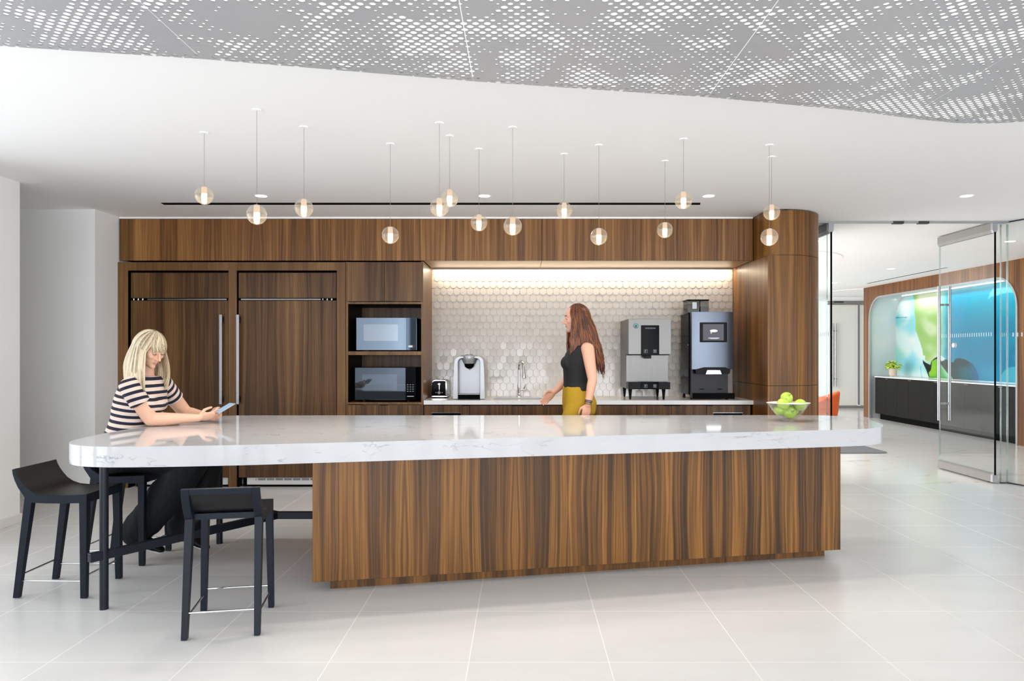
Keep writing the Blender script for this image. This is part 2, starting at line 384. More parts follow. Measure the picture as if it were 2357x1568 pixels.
# ================================================================== ceiling fittings
ZP = 2.692
def perforated():
    n = NT('perforated_metal'); x, y, z = n.sep(n.pos())
    AX, AY = 0.0482, 0.0546
    def cellr(ox, oy):
        u = n.math('DIVIDE', n.math('SUBTRACT', x, ox), AX); v = n.math('DIVIDE', n.math('SUBTRACT', y, oy), AY)
        cu = n.math('ROUND', u); cv = n.math('ROUND', v)
        dx = n.math('MULTIPLY', n.math('SUBTRACT', u, cu), AX); dy = n.math('MULTIPLY', n.math('SUBTRACT', v, cv), AY)
        d = n.math('SQRT', n.math('ADD', n.math('MULTIPLY', dx, dx), n.math('MULTIPLY', dy, dy)))
        c = n.comb(n.math('ADD', n.math('MULTIPLY', cu, AX), ox), n.math('ADD', n.math('MULTIPLY', cv, AY), oy), 0)
        a = n.noise(c, 3.2, 2, 0.55, 0.6)
        wn = n.new('ShaderNodeTexWhiteNoise'); n.link(c, wn.inputs['Vector'])
        b = n.noise(c, 9.0, 1, 0.5)
        r = n.math('ADD', n.math('MULTIPLY', n.math('SUBTRACT', a, 0.465), 0.052), n.math('MULTIPLY', n.math('SUBTRACT', b, 0.5), 0.022))
        r = n.math('ADD', r, n.math('MULTIPLY', wn.outputs['Value'], 0.0040)); r = n.math('ADD', r, 0.0048)
        keep = n.math('GREATER_THAN', r, 0.0042)
        r = n.math('MINIMUM', r, 0.0138)
        return n.math('MULTIPLY', n.math('LESS_THAN', d, n.math('MAXIMUM', r, 0.0062)), keep)
    hole = n.math('MAXIMUM', cellr(-0.2108, 2.871), cellr(-0.2108+AX/2, 2.871+AY/2))
    n.set(Base_Color=lin((186,187,191)), Metallic=0.2, Roughness=0.42)
    tr = n.new('ShaderNodeBsdfTransparent'); mx = n.new('ShaderNodeMixShader')
    n.link(hole, mx.inputs[0]); n.link(n.b.outputs[0], mx.inputs[1]); n.link(tr.outputs[0], mx.inputs[2]); n.link(mx.outputs[0], n.out.inputs[0])
    return n.m
M['perf'] = perforated()
def edge_y(x):
    pts = [(-9, 1.9), (-2.28, 3.108), (-1.456, 3.245), (-0.236, 3.512), (1.003, 3.735), (1.81, 3.93), (2.3, 4.09), (2.54, 4.15), (2.75, 4.16), (2.914, 4.125), (3.15, 4.02), (3.38, 3.83)]
    for (a, b), (c, d) in zip(pts, pts[1:]):
        if a <= x <= c: return b+(d-b)*(x-a)/(c-a)
    return 3.8
g = 0.0014
xs = [-3.90, -2.679, -1.458, -0.237, 0.978, 2.197, 3.40]
cn = ['leftmost', 'second from left', 'third from left', 'third from right', 'second from right', 'rightmost']
side = ['above the stools', 'above the seated person', 'left of the middle joint', 'right of the middle joint', 'over the right end of the island', 'with the curved corner']
lb = struct('ceiling_light_box', MB().prism([(-3.85, 0.7)]+[(3.36, 0.7)]+[(3.36-k*0.12, edge_y(3.36-k*0.12)-0.035) for k in range(61)], ZP+0.006, ZP+0.010), M['plenum'], 'luminous white backing above the perforated ceiling panels')
for r, (yn) in enumerate(('front', 'back')):
    for i in range(6):
        x0, x1 = xs[i]+g, xs[i+1]-g
        if r == 0: poly = [(x0, 0.66), (x1, 0.66)]+[(x1+(x0-x1)*k/12, min(3.101-g/2, edge_y(x1+(x0-x1)*k/12))) for k in range(13)]
        else:
            lo = 3.101+g/2; n_ = 40
            top = [(x1+(x0-x1)*k/n_, edge_y(x1+(x0-x1)*k/n_)) for k in range(n_+1)]
            top = [p for p in top if p[1] > lo+0.001]
            if len(top) < 2: continue
            poly = [(top[-1][0], lo), (top[0][0], lo)]+top
        o = obj('ceiling_panel', MB().prism(poly, ZP-0.001, ZP+0.001), M['perf'], origin=((x0+x1)/2, 2.0 if r == 0 else 3.3, ZP))
        props(o, '%s backlit perforated metal ceiling panel of the %s row, %s' % (cn[i], 'near' if r == 0 else 'far', side[i]), 'ceiling panel', 'backlit perforated ceiling panels')

# pendants: cord px, canopy py, globe px, globe py
pend = [(470,305.5,470,450,'leftmost glass globe pendant, above the first refrigerator'),
 (590,253,591,494,'glass globe pendant second from the left, on the longest left-hand cord'),
 (698,292,699.4,479,'glass globe pendant third from the left, above the second refrigerator'),
 (897,331,898.4,541.4,'low glass globe pendant hanging before the bulkhead above the microwaves'),
 (1010,283,1011.5,477,'lower and left one of the two overlapping glass globe pendants'),
 (1034,313,1035,456,'higher and right one of the two overlapping glass globe pendants'),
 (1102,343,1102.4,512.5,'smallest looking glass globe pendant, just right of the overlapping pair'),
 (1178.5,293,1180,520.5,'glass globe pendant on a long cord above the kitchen tap'),
 (1297.5,354.6,1298.7,484.4,'glass globe pendant above the walking person'),
 (1377,334,1378.3,544.6,'low glass globe pendant left of the ice dispenser'),
 (1529,370.6,1530.4,529.7,'glass globe pendant above the ice dispenser'),
 (1572,320,1573.2,460.8,'high glass globe pendant at the right end of the ceiling slot'),
 (1769,333.8,1770.8,546,'lower of the two glass globe pendants in front of the round wood column'),
 (1774,361,1776,488.6,'upper of the two glass globe pendants in front of the round wood column')]
def pendant_root(D, X, Z):
    r = root('pendant_light', (X, D, Z), 'x', 'pendant light', 'glass globe pendants over the island')
    gl = MB(); R = 0.0555
    prof = [(R*math.sin(PI*k/20)+1e-4, -R*math.cos(PI*k/20)) for k in range(21)]
    gl.lathe(prof, (X, D, Z), 28); obj('globe', gl, M['globe'], r, smooth=60)
    seam = MB(); seam.lathe([(R*0.99, -0.0006), (R*1.004, -0.0006), (R*1.004, 0.0006), (R*0.99, 0.0006)], (X, D, Z+0.002), 32); obj('seam', seam, M['bowl'], r, smooth=40)
    b = MB(); b.lathe([(0.004, -0.051), (0.013, -0.047), (0.0155, -0.03), (0.0165, 0.0)], (X, D, Z), 16); obj('lamp', b, M['tube'], r, smooth=50)
    c = MB(); c.lathe([(0.0165, 0.001), (0.0165, 0.045), (0.013, 0.053)], (X, D, Z), 16); obj('lamp_holder', c, M['tube_f'], r, smooth=50)
    bub = MB()
    for k in range(22):
        a, e, q = rnd.random()*2*PI, rnd.uniform(-1, 1), rnd.uniform(0.026, 0.048)
        bub.ell((X+q*math.cos(a)*math.sqrt(1-e*e), D+q*math.sin(a)*math.sqrt(1-e*e), Z+q*e), (0.0012,)*3, nu=6, nv=4)
    bo = obj('bubbles', bub, M['bowl'], r, smooth=60); bo['kind'] = 'stuff'
    return r
for i, (cpx, cpy, gx, gy, lab) in enumerate(pend):
    D = F*(CEIL-EYE)/(CY-cpy); X, _, Z = P(gx, gy, D)
    if i == 0: proto = pendant_root(D, X, Z); r = proto
    else: r = root('pendant_light', (X, D, Z), lab, 'pendant light', 'glass globe pendants over the island'); [copy_tree(c, r) for c in list(proto.children) if c.name.split('.')[0] not in ('cord', 'canopy')]
    r['label'] = lab
    obj('cord', MB().tube([(X, D, Z+0.05), (X, D, CEIL-0.004)], 0.0011, 6), M['alu'], r)
    obj('canopy', MB().cyl((X, D), 0.026, CEIL-0.006, CEIL, 20), M['ceil'], r, smooth=40)
    l = bpy.data.lights.new('pendant_glow', 'SPOT'); l.energy = 13; l.color = (1, 0.91, 0.80); l.shadow_soft_size = 0.03; l.spot_size = math.radians(150); l.spot_blend = 1.0
    lo = bpy.data.objects.new('pendant_glow', l); COL.objects.link(lo); lo.location = (X, D, Z-0.068)

# downlights
def downlight(X, Y, lab, group, Rr=0.048):
    r = root('downlight', (X, Y, CEIL), lab, 'downlight', group)
    obj('trim_ring', MB().lathe([(Rr, -0.001), (Rr+0.012, -0.003), (Rr+0.012, 0.0), (Rr, 0.0)], (X, Y, CEIL), 28), M['ceil'], r, smooth=40)
    obj('lens', MB().cyl((X, Y), Rr, CEIL-0.0015, CEIL-0.0005, 28), M['led_w'], r)
    l = bpy.data.lights.new('downlight_beam', 'SPOT'); l.energy = 36; l.color = (1, 0.985, 0.96); l.spot_size = math.radians(130); l.spot_blend = 0.8; l.shadow_soft_size = 0.04
    lo = bpy.data.objects.new('downlight_beam', l); COL.objects.link(lo); lo.location = (X, Y, CEIL-0.01)
dl = [(-2.25, 6.146, 'round recessed ceiling downlight above the left refrigerator'), (-0.319, 6.146, 'round recessed ceiling downlight above the coffee brewer and tap'),
      (1.62, 6.146, 'round recessed ceiling downlight just past the right end of the black slot'), (3.85, 6.146, 'round recessed ceiling downlight in front of the glass doors')]
for X, Y, lab in dl: downlight(X, Y, lab, 'kitchen downlights')
for px, py, lab in [(2051,619,'small lobby downlight left of the thin ceiling slot'), (1921,651,'small far lobby downlight beside the left glass door'),
                    (2325,556,'lobby downlight seen through the right-hand glass corner'), (1884,555,'lobby downlight seen between the wood column and left glass door')]:
    D = F*(CEIL-EYE)/(CY-py); downlight(PX(px, D), D, lab, 'lobby downlights', 0.055)
# black linear slot
o = obj('linear_slot_diffuser', MB().prism([(PX(370,6.42), 6.42), (PX(1612,6.42), 6.42), (PX(1604,6.5)+0.03, 6.50), (PX(378,6.5), 6.50)], CEIL-0.003, CEIL-0.0005), M['black'], origin=(-0.8, 6.46, CEIL))
props(o, 'long thin black air slot in the white ceiling before the wood bulkhead', 'air vent')
o = obj('linear_slot_diffuser', MB().box(6.755, 6.785, 11.3, 13.9, CEIL-0.003, CEIL-0.0005), M['black'], origin=(6.77, 12.6, CEIL))
props(o, 'short thin dark air slot in the lobby ceiling along the wood fascia', 'air vent')
# cove lights in lobby ceiling
for X, Y, R_, lab in ((3.55, 10.45, 1.05, 'large bright round ceiling cove over the lobby rug'), (7.6, 15.75, 0.75, 'bright round ceiling cove at the far end of the wood wall')):
    r = root('ceiling_cove_light', (X, Y, CEIL), lab, 'cove light')
    obj('lens', MB().cyl((X, Y), R_, CEIL-0.003, CEIL-0.001, 64), M['cove'], r); obj('rim', MB().lathe([(R_, -0.006), (R_+0.02, -0.006), (R_+0.02, 0), (R_, 0)], (X, Y, CEIL), 64), M['ceil'], r)

# ================================================================== cabinets
DF = 7.10
def fx(px): return PX(px, DF)
def fz(py): return PZ(py, DF)
Y0 = DF
struct('trim_1', MB().box(fx(275), fx(1733), Y0-0.004, Y0+0.02, fz(503.5), CEIL), M['ceil'], 'thin white reveal between ceiling and wood bulkhead')
# bulkhead panels over everything
r = root('wood_bulkhead', (0, Y0+0.3, fz(600)), 'walnut veneer bulkhead running below the ceiling over refrigerators and niche', 'bulkhead')
g = 0.0035
for a, b in ((275, 761), (761, 1247), (1247, 1733)):
    obj('panel', MB().box(fx(a)+g/2, fx(b)-g/2, Y0, Y0+0.02, fz(600), fz(504)), M['wood_bulk'], r, bevel=0.001)
obj('carcass', MB().box(fx(277), fx(1731), Y0+0.021, 7.8, fz(600)+0.012, fz(504)), M['black'], r)
M['soffit'] = wood('soffit_veneer', [(0.1, (150,112,72)), (0.5, (186,146,100)), (0.9, (206,168,122))], leaf=0.5, seed=2.0, contrast=0.5)
for a, b in ((974, 1247), (1247, 1733)):
    obj('soffit_panel', MB().box(fx(a)+0.002, fx(b)-0.002, Y0+0.001, 7.80, fz(600), fz(600)+0.012), M['soffit'], r)
# refrigerator surround
r = root('refrigerator_surround', (fx(534), 7.5, 0), 'walnut frame standing around the two built-in refrigerators', 'cabinet surround')
zt = fz(604); z1 = fz(623)
obj('top_rail', MB().box(fx(272), fx(796)-0.001, Y0-0.012, Y0+0.03, z1, zt), M['wood_frame'], r, bevel=0.001)
for a, b in ((272, 296), (527, 546), (776, 796)):
    obj('stile', MB().box(fx(a), fx(b)-(0.001 if b == 796 else 0), Y0-0.012, 7.78, 0.0, z1), M['wood_frame'], r, bevel=0.001)
obj('back_panel', MB().box(fx(296), fx(776), 7.72, 7.78, 0, z1), M['black'], r)
# refrigerators
def fridge(a, b, hx, gx0, gx1, lab, hinge_left):
    X0, X1 = fx(a), fx(b)
    r = root('refrigerator', ((X0+X1)/2, 7.45, 0), lab, 'refrigerator', 'built-in refrigerators with wood fronts')
    obj('body', MB().box(X0+0.03, X1-0.03, Y0+0.10, 7.70, 0.03, fz(628)-0.01), M['black'], r)
    obj('upper_panel', MB().box(X0, X1, Y0+0.004, Y0+0.03, fz(686), fz(628)), M['wood_cab'], r, bevel=0.001)
    oa, ob = (fx(296), fx(527)) if hinge_left else (fx(546), fx(776))
    obj('reveal', MB().box(oa+0.0005, oa+0.003, Y0-0.009, Y0+0.12, 0.0, z1-0.001).box(ob-0.003, ob-0.0005, Y0-0.009, Y0+0.12, 0.0, z1-0.001).box(oa+0.001, ob-0.001, Y0-0.009, Y0+0.12, z1-0.004, z1-0.001), M['black'], r)  # black strips added along the opening to darken the gaps around the fronts
    d = obj('door', MB().box(X0, X1, Y0+0.002, Y0+0.03, fz(1099.5), fz(692)), M['wood_cab'], r, bevel=0.001)
    hz0, hz1 = fz(930), fz(725)
    w2 = 0.014
    hd = MB().box(fx(hx)-w2, fx(hx)+w2, Y0-0.055, Y0-0.035, hz0, hz1)
    obj('handle', hd, M['steel_h'], d, bevel=0.002, origin=None)
    for z in (hz0+0.05, hz1-0.05): obj('handle_mount', MB().box(fx(hx)-0.012, fx(hx)+0.012, Y0-0.036, Y0+0.002, z-0.03, z+0.03), M['black_plastic'], d)
    gap = MB().box(X0, X1, Y0+0.05, Y0+0.10, fz(692), fz(686)); gap.box(X0-0.018, X1+0.006, Y0+0.034, Y0+0.04, 0.1, fz(624.5)); obj('gap_dark_backing', gap, M['black'], r)  # black backing added so the gaps between the fronts look dark
    obj('metal_trim', MB().box(X0+(0.16 if hinge_left else 0.02), X1-(0.02 if hinge_left else 0.16), Y0+0.012, Y0+0.032, fz(690.3), fz(687.8)), M['steel_h'], r)
    hx0 = X0+0.02 if hinge_left else X1-0.14
    for k in range(3): obj('hinge', MB().cyl((hx0+k*0.045, Y0+0.02), 0.008, fz(691), fz(687), 10), M['chrome'], r)
    gb = MB(); GX0, GX1 = fx(gx0), fx(gx1); zt, zb = fz(1101), fz(1117)
    gb.box(GX0, GX1, Y0+0.03, Y0+0.06, zb, zt)
    gr = obj('grille', gb, M['grille'], r, bevel=0.001)
    sl = MB(); n_ = 7; mrg = 0.11
    for k in range(n_):
        a0 = GX0+mrg+(GX1-GX0-2*mrg)*k/n_; a1 = a0+(GX1-GX0-2*mrg)/n_-0.012
        for q in range(2): sl.box(a0, a1, Y0+0.0285, Y0+0.031, zt-0.014-q*0.011, zt-0.008-q*0.011)
    obj('vent_slots', sl, M['dark_grey'], gr)
    for q in (GX0+mrg-0.02, GX1-mrg+0.02): obj('screw', MB().tube([(q, Y0+0.027, zt-0.02), (q, Y0+0.031, zt-0.02)], 0.005, 10), M['dark_grey'], gr)
    obj('kick', MB().box(X0+0.02, X1-0.02, Y0+0.07, Y0+0.09, 0.0, fz(1100)), M['black'], r)
fridge(301, 525, 512.5, 315, 522, 'left built-in refrigerator with walnut door and its steel pull on the right edge', True)
fridge(549, 774, 551.5, 566, 758, 'right built-in refrigerator with walnut door and its steel pull on the left edge', False)

# tall microwave cabinet
r = root('microwave_cabinet', (fx(885), 7.5, 0), 'tall walnut cabinet holding two microwaves in open bays', 'cabinet')
X0, X1 = fx(796)+0.001, fx(974)
obj('side_panel', MB().box(X0, X0+0.019, Y0+0.002, 7.80, 0.10, fz(603)), M['wood_cab'], r)
obj('side_panel', MB().box(X1-0.019, X1, Y0+0.002, 7.80, 0.10, fz(602)), M['wood_frame'], r)
bayt, bayb = fz(700), fz(926.5)
obj('back_panel', MB().box(X0+0.019, X1-0.019, 7.72, 7.74, fz(930), fz(699)), M['wood_cab'], r)
fr = MB(); t = 0.021
fr.box(X0+0.001, X1-0.001, Y0-0.004, Y0+0.018, bayt, fz(695.5)).box(X0+0.001, X1-0.001, Y0-0.004, Y0+0.018, fz(930.5), bayb)
fr.box(X0+0.001, X0+t, Y0-0.004, Y0+0.018, bayb, bayt).box(X1-0.018, X1-0.001, Y0-0.004, Y0+0.018, bayb, bayt)
obj('bay_frame', fr, M['wood_frame'], r)
ln = MB(); ln.box(X0+0.019, X1-0.019, Y0+0.02, 7.72, bayt, bayt+0.015).box(X0+0.019, X0+0.022, Y0+0.019, 7.72, bayb, bayt).box(X1-0.022, X1-0.019, Y0+0.019, 7.72, bayb, bayt)
obj('bay_lining', ln, M['cred'], r)
obj('shelf', MB().box(X0+t, X1-0.018, Y0+0.0, 7.72, fz(817.5), fz(809)), M['wood_frame'], r, bevel=0.001)
obj('bay_floor', MB().box(X0+0.019, X1-0.019, Y0+0.019, 7.72, fz(930.5), bayb), M['wood_frame'], r)
for a, b in ((796.5, 884.3), (884.3, 973.5)):
    d = obj('door', MB().box(fx(a)+0.002, fx(b)-0.0015, Y0, Y0+0.019, fz(694), fz(603.5)), M['wood_cab'], r, bevel=0.001)
    obj('pull', MB().box(fx(865 if a < 800 else 884.3)+0.001, fx(884.3 if a < 800 else 903)-0.001, Y0-0.010, Y0+0.003, fz(695), fz(693.3)), M['black_plastic'], d)
obj('carcass', MB().box(X0+0.019, X1-0.019, Y0+0.02, 7.72, fz(694), fz(604)), M['black'], r)
d = obj('drawer', MB().box(X0+0.002, X1-0.002, Y0, Y0+0.019, 0.50, fz(932.5)), M['wood_cab'], r, bevel=0.001)
obj('pull', MB().box(fx(875), fx(893), Y0-0.010, Y0+0.003, fz(933.3), fz(931.6)), M['black_plastic'], d)
d = obj('drawer', MB().box(X0+0.002, X1-0.002, Y0, Y0+0.019, 0.11, 0.495), M['wood_cab'], r, bevel=0.001)
obj('toe_kick', MB().box(X0, X1, Y0+0.06, Y0+0.08, 0, 0.10), M['wood_cab'], r)

# base cabinets
ZC = fz(922); ZB = fz(931.5)
CF = Y0+0.012
def base_unit(a, b, doors, pulls, lab, dark=None):
    X0, X1 = fx(a)+0.001, fx(b)-0.001
    r = root('base_cabinet', ((X0+X1)/2, 7.45, 0), lab, 'cabinet', 'base cabinets under the back counter')
    obj('carcass', MB().box(X0+0.002, X1-0.002, CF+0.022, 7.78, 0.10, ZB-0.002), M['black'], r)
    obj('toe_kick', MB().box(X0, X1, CF+0.07, CF+0.085, 0, 0.10), M['wood_cab'], r)
    ds = []
    for k in range(doors):
        x0 = X0+(X1-X0)*k/doors+0.0015; x1 = X0+(X1-X0)*(k+1)/doors-0.0015
        ds.append(obj('door', MB().box(x0, x1, CF, CF+0.02, 0.11, ZB-0.008), M['wood_cab'], r, bevel=0.001))
    for (p0, p1, k) in pulls:
        obj('pull', MB().box(fx(p0), fx(p1), CF-0.008, CF+0.004, ZB-0.014, ZB-0.005), M['black_plastic'], ds[k])
    if dark:
        obj('recessed_grip', MB().box(fx(dark[0]), fx(dark[1]), CF-0.002, CF+0.004, fz(970), fz(951.5)), M['black_gloss'], ds[0])
        obj('grip_trim', MB().box(fx(dark[0])-0.006, fx(dark[1])+0.006, CF-0.003, CF-0.0005, fz(951.3), fz(950)), M['steel_h'], ds[0])
base_unit(975, 1081, 1, [(1063, 1080, 0)], 'base cabinet under the toaster with a black recessed grip', (994, 1060))
base_unit(1081, 1305, 2, [(1177, 1192, 0), (1194, 1210, 1)], 'wide two-door base cabinet under the sink')
base_unit(1305, 1466, 1, [], 'base cabinet behind the walking person')
base_unit(1466, 1627, 2, [(1529, 1546, 0), (1548, 1566, 1)], 'two-door base cabinet under the ice dispenser')
base_unit(1627, 1729, 1, [(1628, 1641, 0)], 'base cabinet under the coffee machine with a black recessed grip', (1643, 1709))
# worktop with sink cut-out
XW0, XW1 = fx(975)+0.001, 2.318
SX0, SX1, SY0, SY1 = -0.29, 0.25, 7.22, 7.60
wt = MB().box(XW0, SX0, Y0-0.003, 7.80, ZB, ZC).box(SX1, XW1, Y0-0.003, 7.80, ZB, ZC).box(SX0, SX1, Y0-0.003, SY0, ZB, ZC).box(SX0, SX1, SY1, 7.80, ZB, ZC)
props(obj('worktop', wt, M['counter'], origin=(0.67, 7.45, ZC)), 'white quartz worktop running in front of the scalloped tiles', 'worktop')
sk = MB(); t = 0.004; zb = ZC-0.20
for b_ in ((SX0-0.01, SX1+0.01, SY0-0.01, SY1+0.01, zb, zb+t), (SX0-0.01, SX0-0.006, SY0-0.01, SY1+0.01, zb, ZB-0.001), (SX1+0.006, SX1+0.01, SY0-0.01, SY1+0.01, zb, ZB-0.001), (SX0, SX1, SY0-0.01, SY0-0.006, zb, ZB-0.001), (SX0, SX1, SY1+0.006, SY1+0.01, zb, ZB-0.001)): sk.box(*b_)
r = root('sink', (0, 7.4, zb), 'undermount stainless sink in the white worktop below the tap', 'sink')
obj('basin', sk, M['steel'], r); obj('drain', MB().cyl((-0.02, 7.41), 0.04, zb+t, zb+t+0.004, 20), M['chrome'], r, smooth=40)

# scalloped tile backsplash
bsX0, bsX1, bsY, bsZ0, bsZ1 = fx(974)-0.0, 2.318, 7.80, ZC, fz(600)
mb = MB(); pw, ph = 0.0728, 0.0748/1.0; rows = int((bsZ1-bsZ0)/ph)+2; rr = pw/2-0.0005
for i in range(rows):
    zc = bsZ1-0.03-i*ph
    for j in range(-1, int((bsX1-bsX0)/pw)+2):
        xc = bsX0+0.018+j*pw+(pw/2 if i % 2 else 0)
        tx, tz, dp = rnd.gauss(0, 0.011), rnd.gauss(0, 0.011), rnd.uniform(0.0058, 0.0064)
        out = [(-rr, ph*1.0)]+[(-rr*math.cos(PI*k/10), -rr*math.sin(PI*k/10)) for k in range(11)]+[(rr, ph*1.0)]
        out = [(x_, z_) for x_, z_ in out if True]
        pts = []
        ok = False
        def cl(p, s_, d):
            X_ = xc+p[0]*s_; Z_ = zc+(p[1]-0.008)*s_+0.008
            Xc, Zc = min(max(X_, bsX0+0.0005), bsX1-0.0005), min(max(Z_, bsZ0+0.0005), bsZ1-0.0005)
            lean = (Zc-zc)/ph*0.0034                         # each tile tucks under the row above
            return (Xc, bsY-max(0.0005, d-lean+tx*p[0]*s_+tz*p[1]*s_), Zc)
        if xc+rr < bsX0+0.003 or xc-rr > bsX1-0.003 or zc-rr > bsZ1-0.003 or zc+ph < bsZ0+0.003: continue
        n0 = len(mb.v); L = len(out)
        back = [cl(p, 1.0, 0.0015) for p in out]; edge = [cl(p, 1.0, dp-0.0012) for p in out]; inn = [cl(p, 0.94, dp+0.0) for p in out]
        cen = cl((0, 0.012), 1.0, dp+0.0002)
        mb.v += back+edge+inn+[cen]; mb.a += [0]*(3*L+1)
        for k in range(L):
            k2 = (k+1) % L
            mb.f.append((n0+k, n0+k2, n0+L+k2, n0+L+k)); mb.f.append((n0+L+k, n0+L+k2, n0+2*L+k2, n0+2*L+k)); mb.f.append((n0+2*L+k, n0+2*L+k2, n0+3*L))
r = root('tile_backsplash', (0.67, 7.8, ZC), 'white scalloped glazed tile wall behind the counter appliances', 'backsplash')
obj('tiles', mb, M['tile'], r, smooth=14)
obj('backing', MB().box(bsX0, bsX1, bsY, bsY+0.02, bsZ0-0.03, bsZ1+0.01), M['grout'], r)
r = root('light_strip', (0.67, 7.72, bsZ1), 'warm glowing light strip tucked along the top of the tiled niche', 'light strip')
obj('lens', MB().box(bsX0+0.02, bsX1-0.02, 7.735, 7.765, bsZ1-0.012, bsZ1-0.002), M['led'], r)
obj('housing', MB().box(bsX0+0.01, bsX1-0.01, 7.722, 7.733, bsZ1-0.016, bsZ1), M['alu'], r)
area('niche_strip', (0.67, 7.745, bsZ1-0.02), (math.radians(-8), 0, 0), 3.2, 0.03, 11, (1.0, 0.84, 0.62))

# ================================================================== rounded wood column
def col_outline(sharp):
    pts = []
    xl, xr, yf, yb = 2.32, 2.95, 6.69, 7.32
    if sharp: pts += [(xl, 7.82), (xl, yf)]
    else:
        pts += [(xl, 7.82), (xl, yf+0.14)]
        for k in range(1, 9): a = PI+PI/2*k/8; pts.append((xl+0.14+0.14*math.cos(a), yf+0.14+0.14*math.sin(a)))
    rx, ry = 0.45, 0.46
    for k in range(0, 19): a = -PI/2+PI/2*k/18; pts.append((xr-rx+rx*math.cos(a), yf+ry+ry*math.sin(a)))
    pts += [(xr, 7.82)]
    return pts
wc = MB().prism(col_outline(True), 0.0, 1.0365).prism(col_outline(True), 1.0405, fz(600)-0.002)
cm = struct('wall_column', wc, M['wood_col'], 'rounded walnut-clad column at the right end of the kitchen', smooth=25)
cu = obj('upper_cladding', MB().prism(col_outline(False), fz(600)+0.002, CEIL-0.012), M['wood_col'], cm, smooth=25)
core = MB().prism([(2.34, 6.86), (2.40, 6.77), (2.5, 6.72), (2.7, 6.8), (2.85, 6.95), (2.93, 7.2), (2.93, 7.8), (2.34, 7.8)], 1.02, CEIL)
obj('core', core, M['black'], cm)
r = obj('door_reader', MB().box(2.951, 2.966, 7.17, 7.25, PZ(855, 7.2), PZ(825, 7.2)), M['black_plastic'], origin=(2.95, 7.2, 1.2), bevel=0.003)
props(r, 'small dark card reader on the right side of the wood column', 'card reader')
# ================================================================== glass partition and doors
GY = 7.34
TRK = PZ(516.5, GY)
struct('trim_2', MB().box(2.955, 5.02, GY-0.02, GY+0.02, PZ(514, GY), CEIL), M['silver'], 'slim metal head track of the glass partition')
sp = MB()
for a, b in ((2054, 2078), (2112, 2136)): sp.box(PX(a, GY), PX(b, GY), GY-0.026, GY+0.02, PZ(515.8, GY), CEIL-0.001)
struct('trim_3', sp, M['dark_grey'], 'two dark strike plates in the head track')
wp = struct('window_10', MB().box(2.955, 3.16, GY-0.006, GY+0.006, 0.004, TRK), M['glass'], 'narrow clear glass sidelight beside the wood column')
obj('edge', MB().box(3.155, 3.16, GY-0.007, GY+0.007, 0.004, TRK), M['glass_edge'], wp)
wp = struct('window_11', MB().box(4.945, 5.02, GY-0.006, GY+0.006, 0.004, TRK), M['glass'], 'narrow clear glass sidelight right of the open door')
obj('edge', MB().box(4.945, 4.955, GY-0.007, GY+0.007, 0.004, TRK).box(5.012, 5.026, GY-0.007, GY+0.008, 0.004, TRK), M['glass_edge'], wp)
a0, a1 = Vector((5.026, 7.335)), Vector((5.44, 6.2)); nn = Vector((a1.y-a0.y, a0.x-a1.x)).normalized()*0.006
poly = [tuple(a0+nn), tuple(a1+nn), tuple(a1-nn), tuple(a0-nn)]
wp = struct('window_12', MB().prism(poly, 0.012, CEIL-0.012), M['glass'], 'angled clear glass pane at the far right')
nn3 = nn*1.6; poly = [tuple(a0+nn3), tuple(a1+nn3), tuple(a1-nn3), tuple(a0-nn3)]
obj('channel', MB().prism(poly, 0.0, 0.012).prism(poly, CEIL-0.012, CEIL-0.0005), M['dark_grey'], wp)
obj('sill_channel', MB().box(4.945, 5.03, GY-0.01, GY+0.01, 0.0, 0.012), M['dark_grey'], wp)

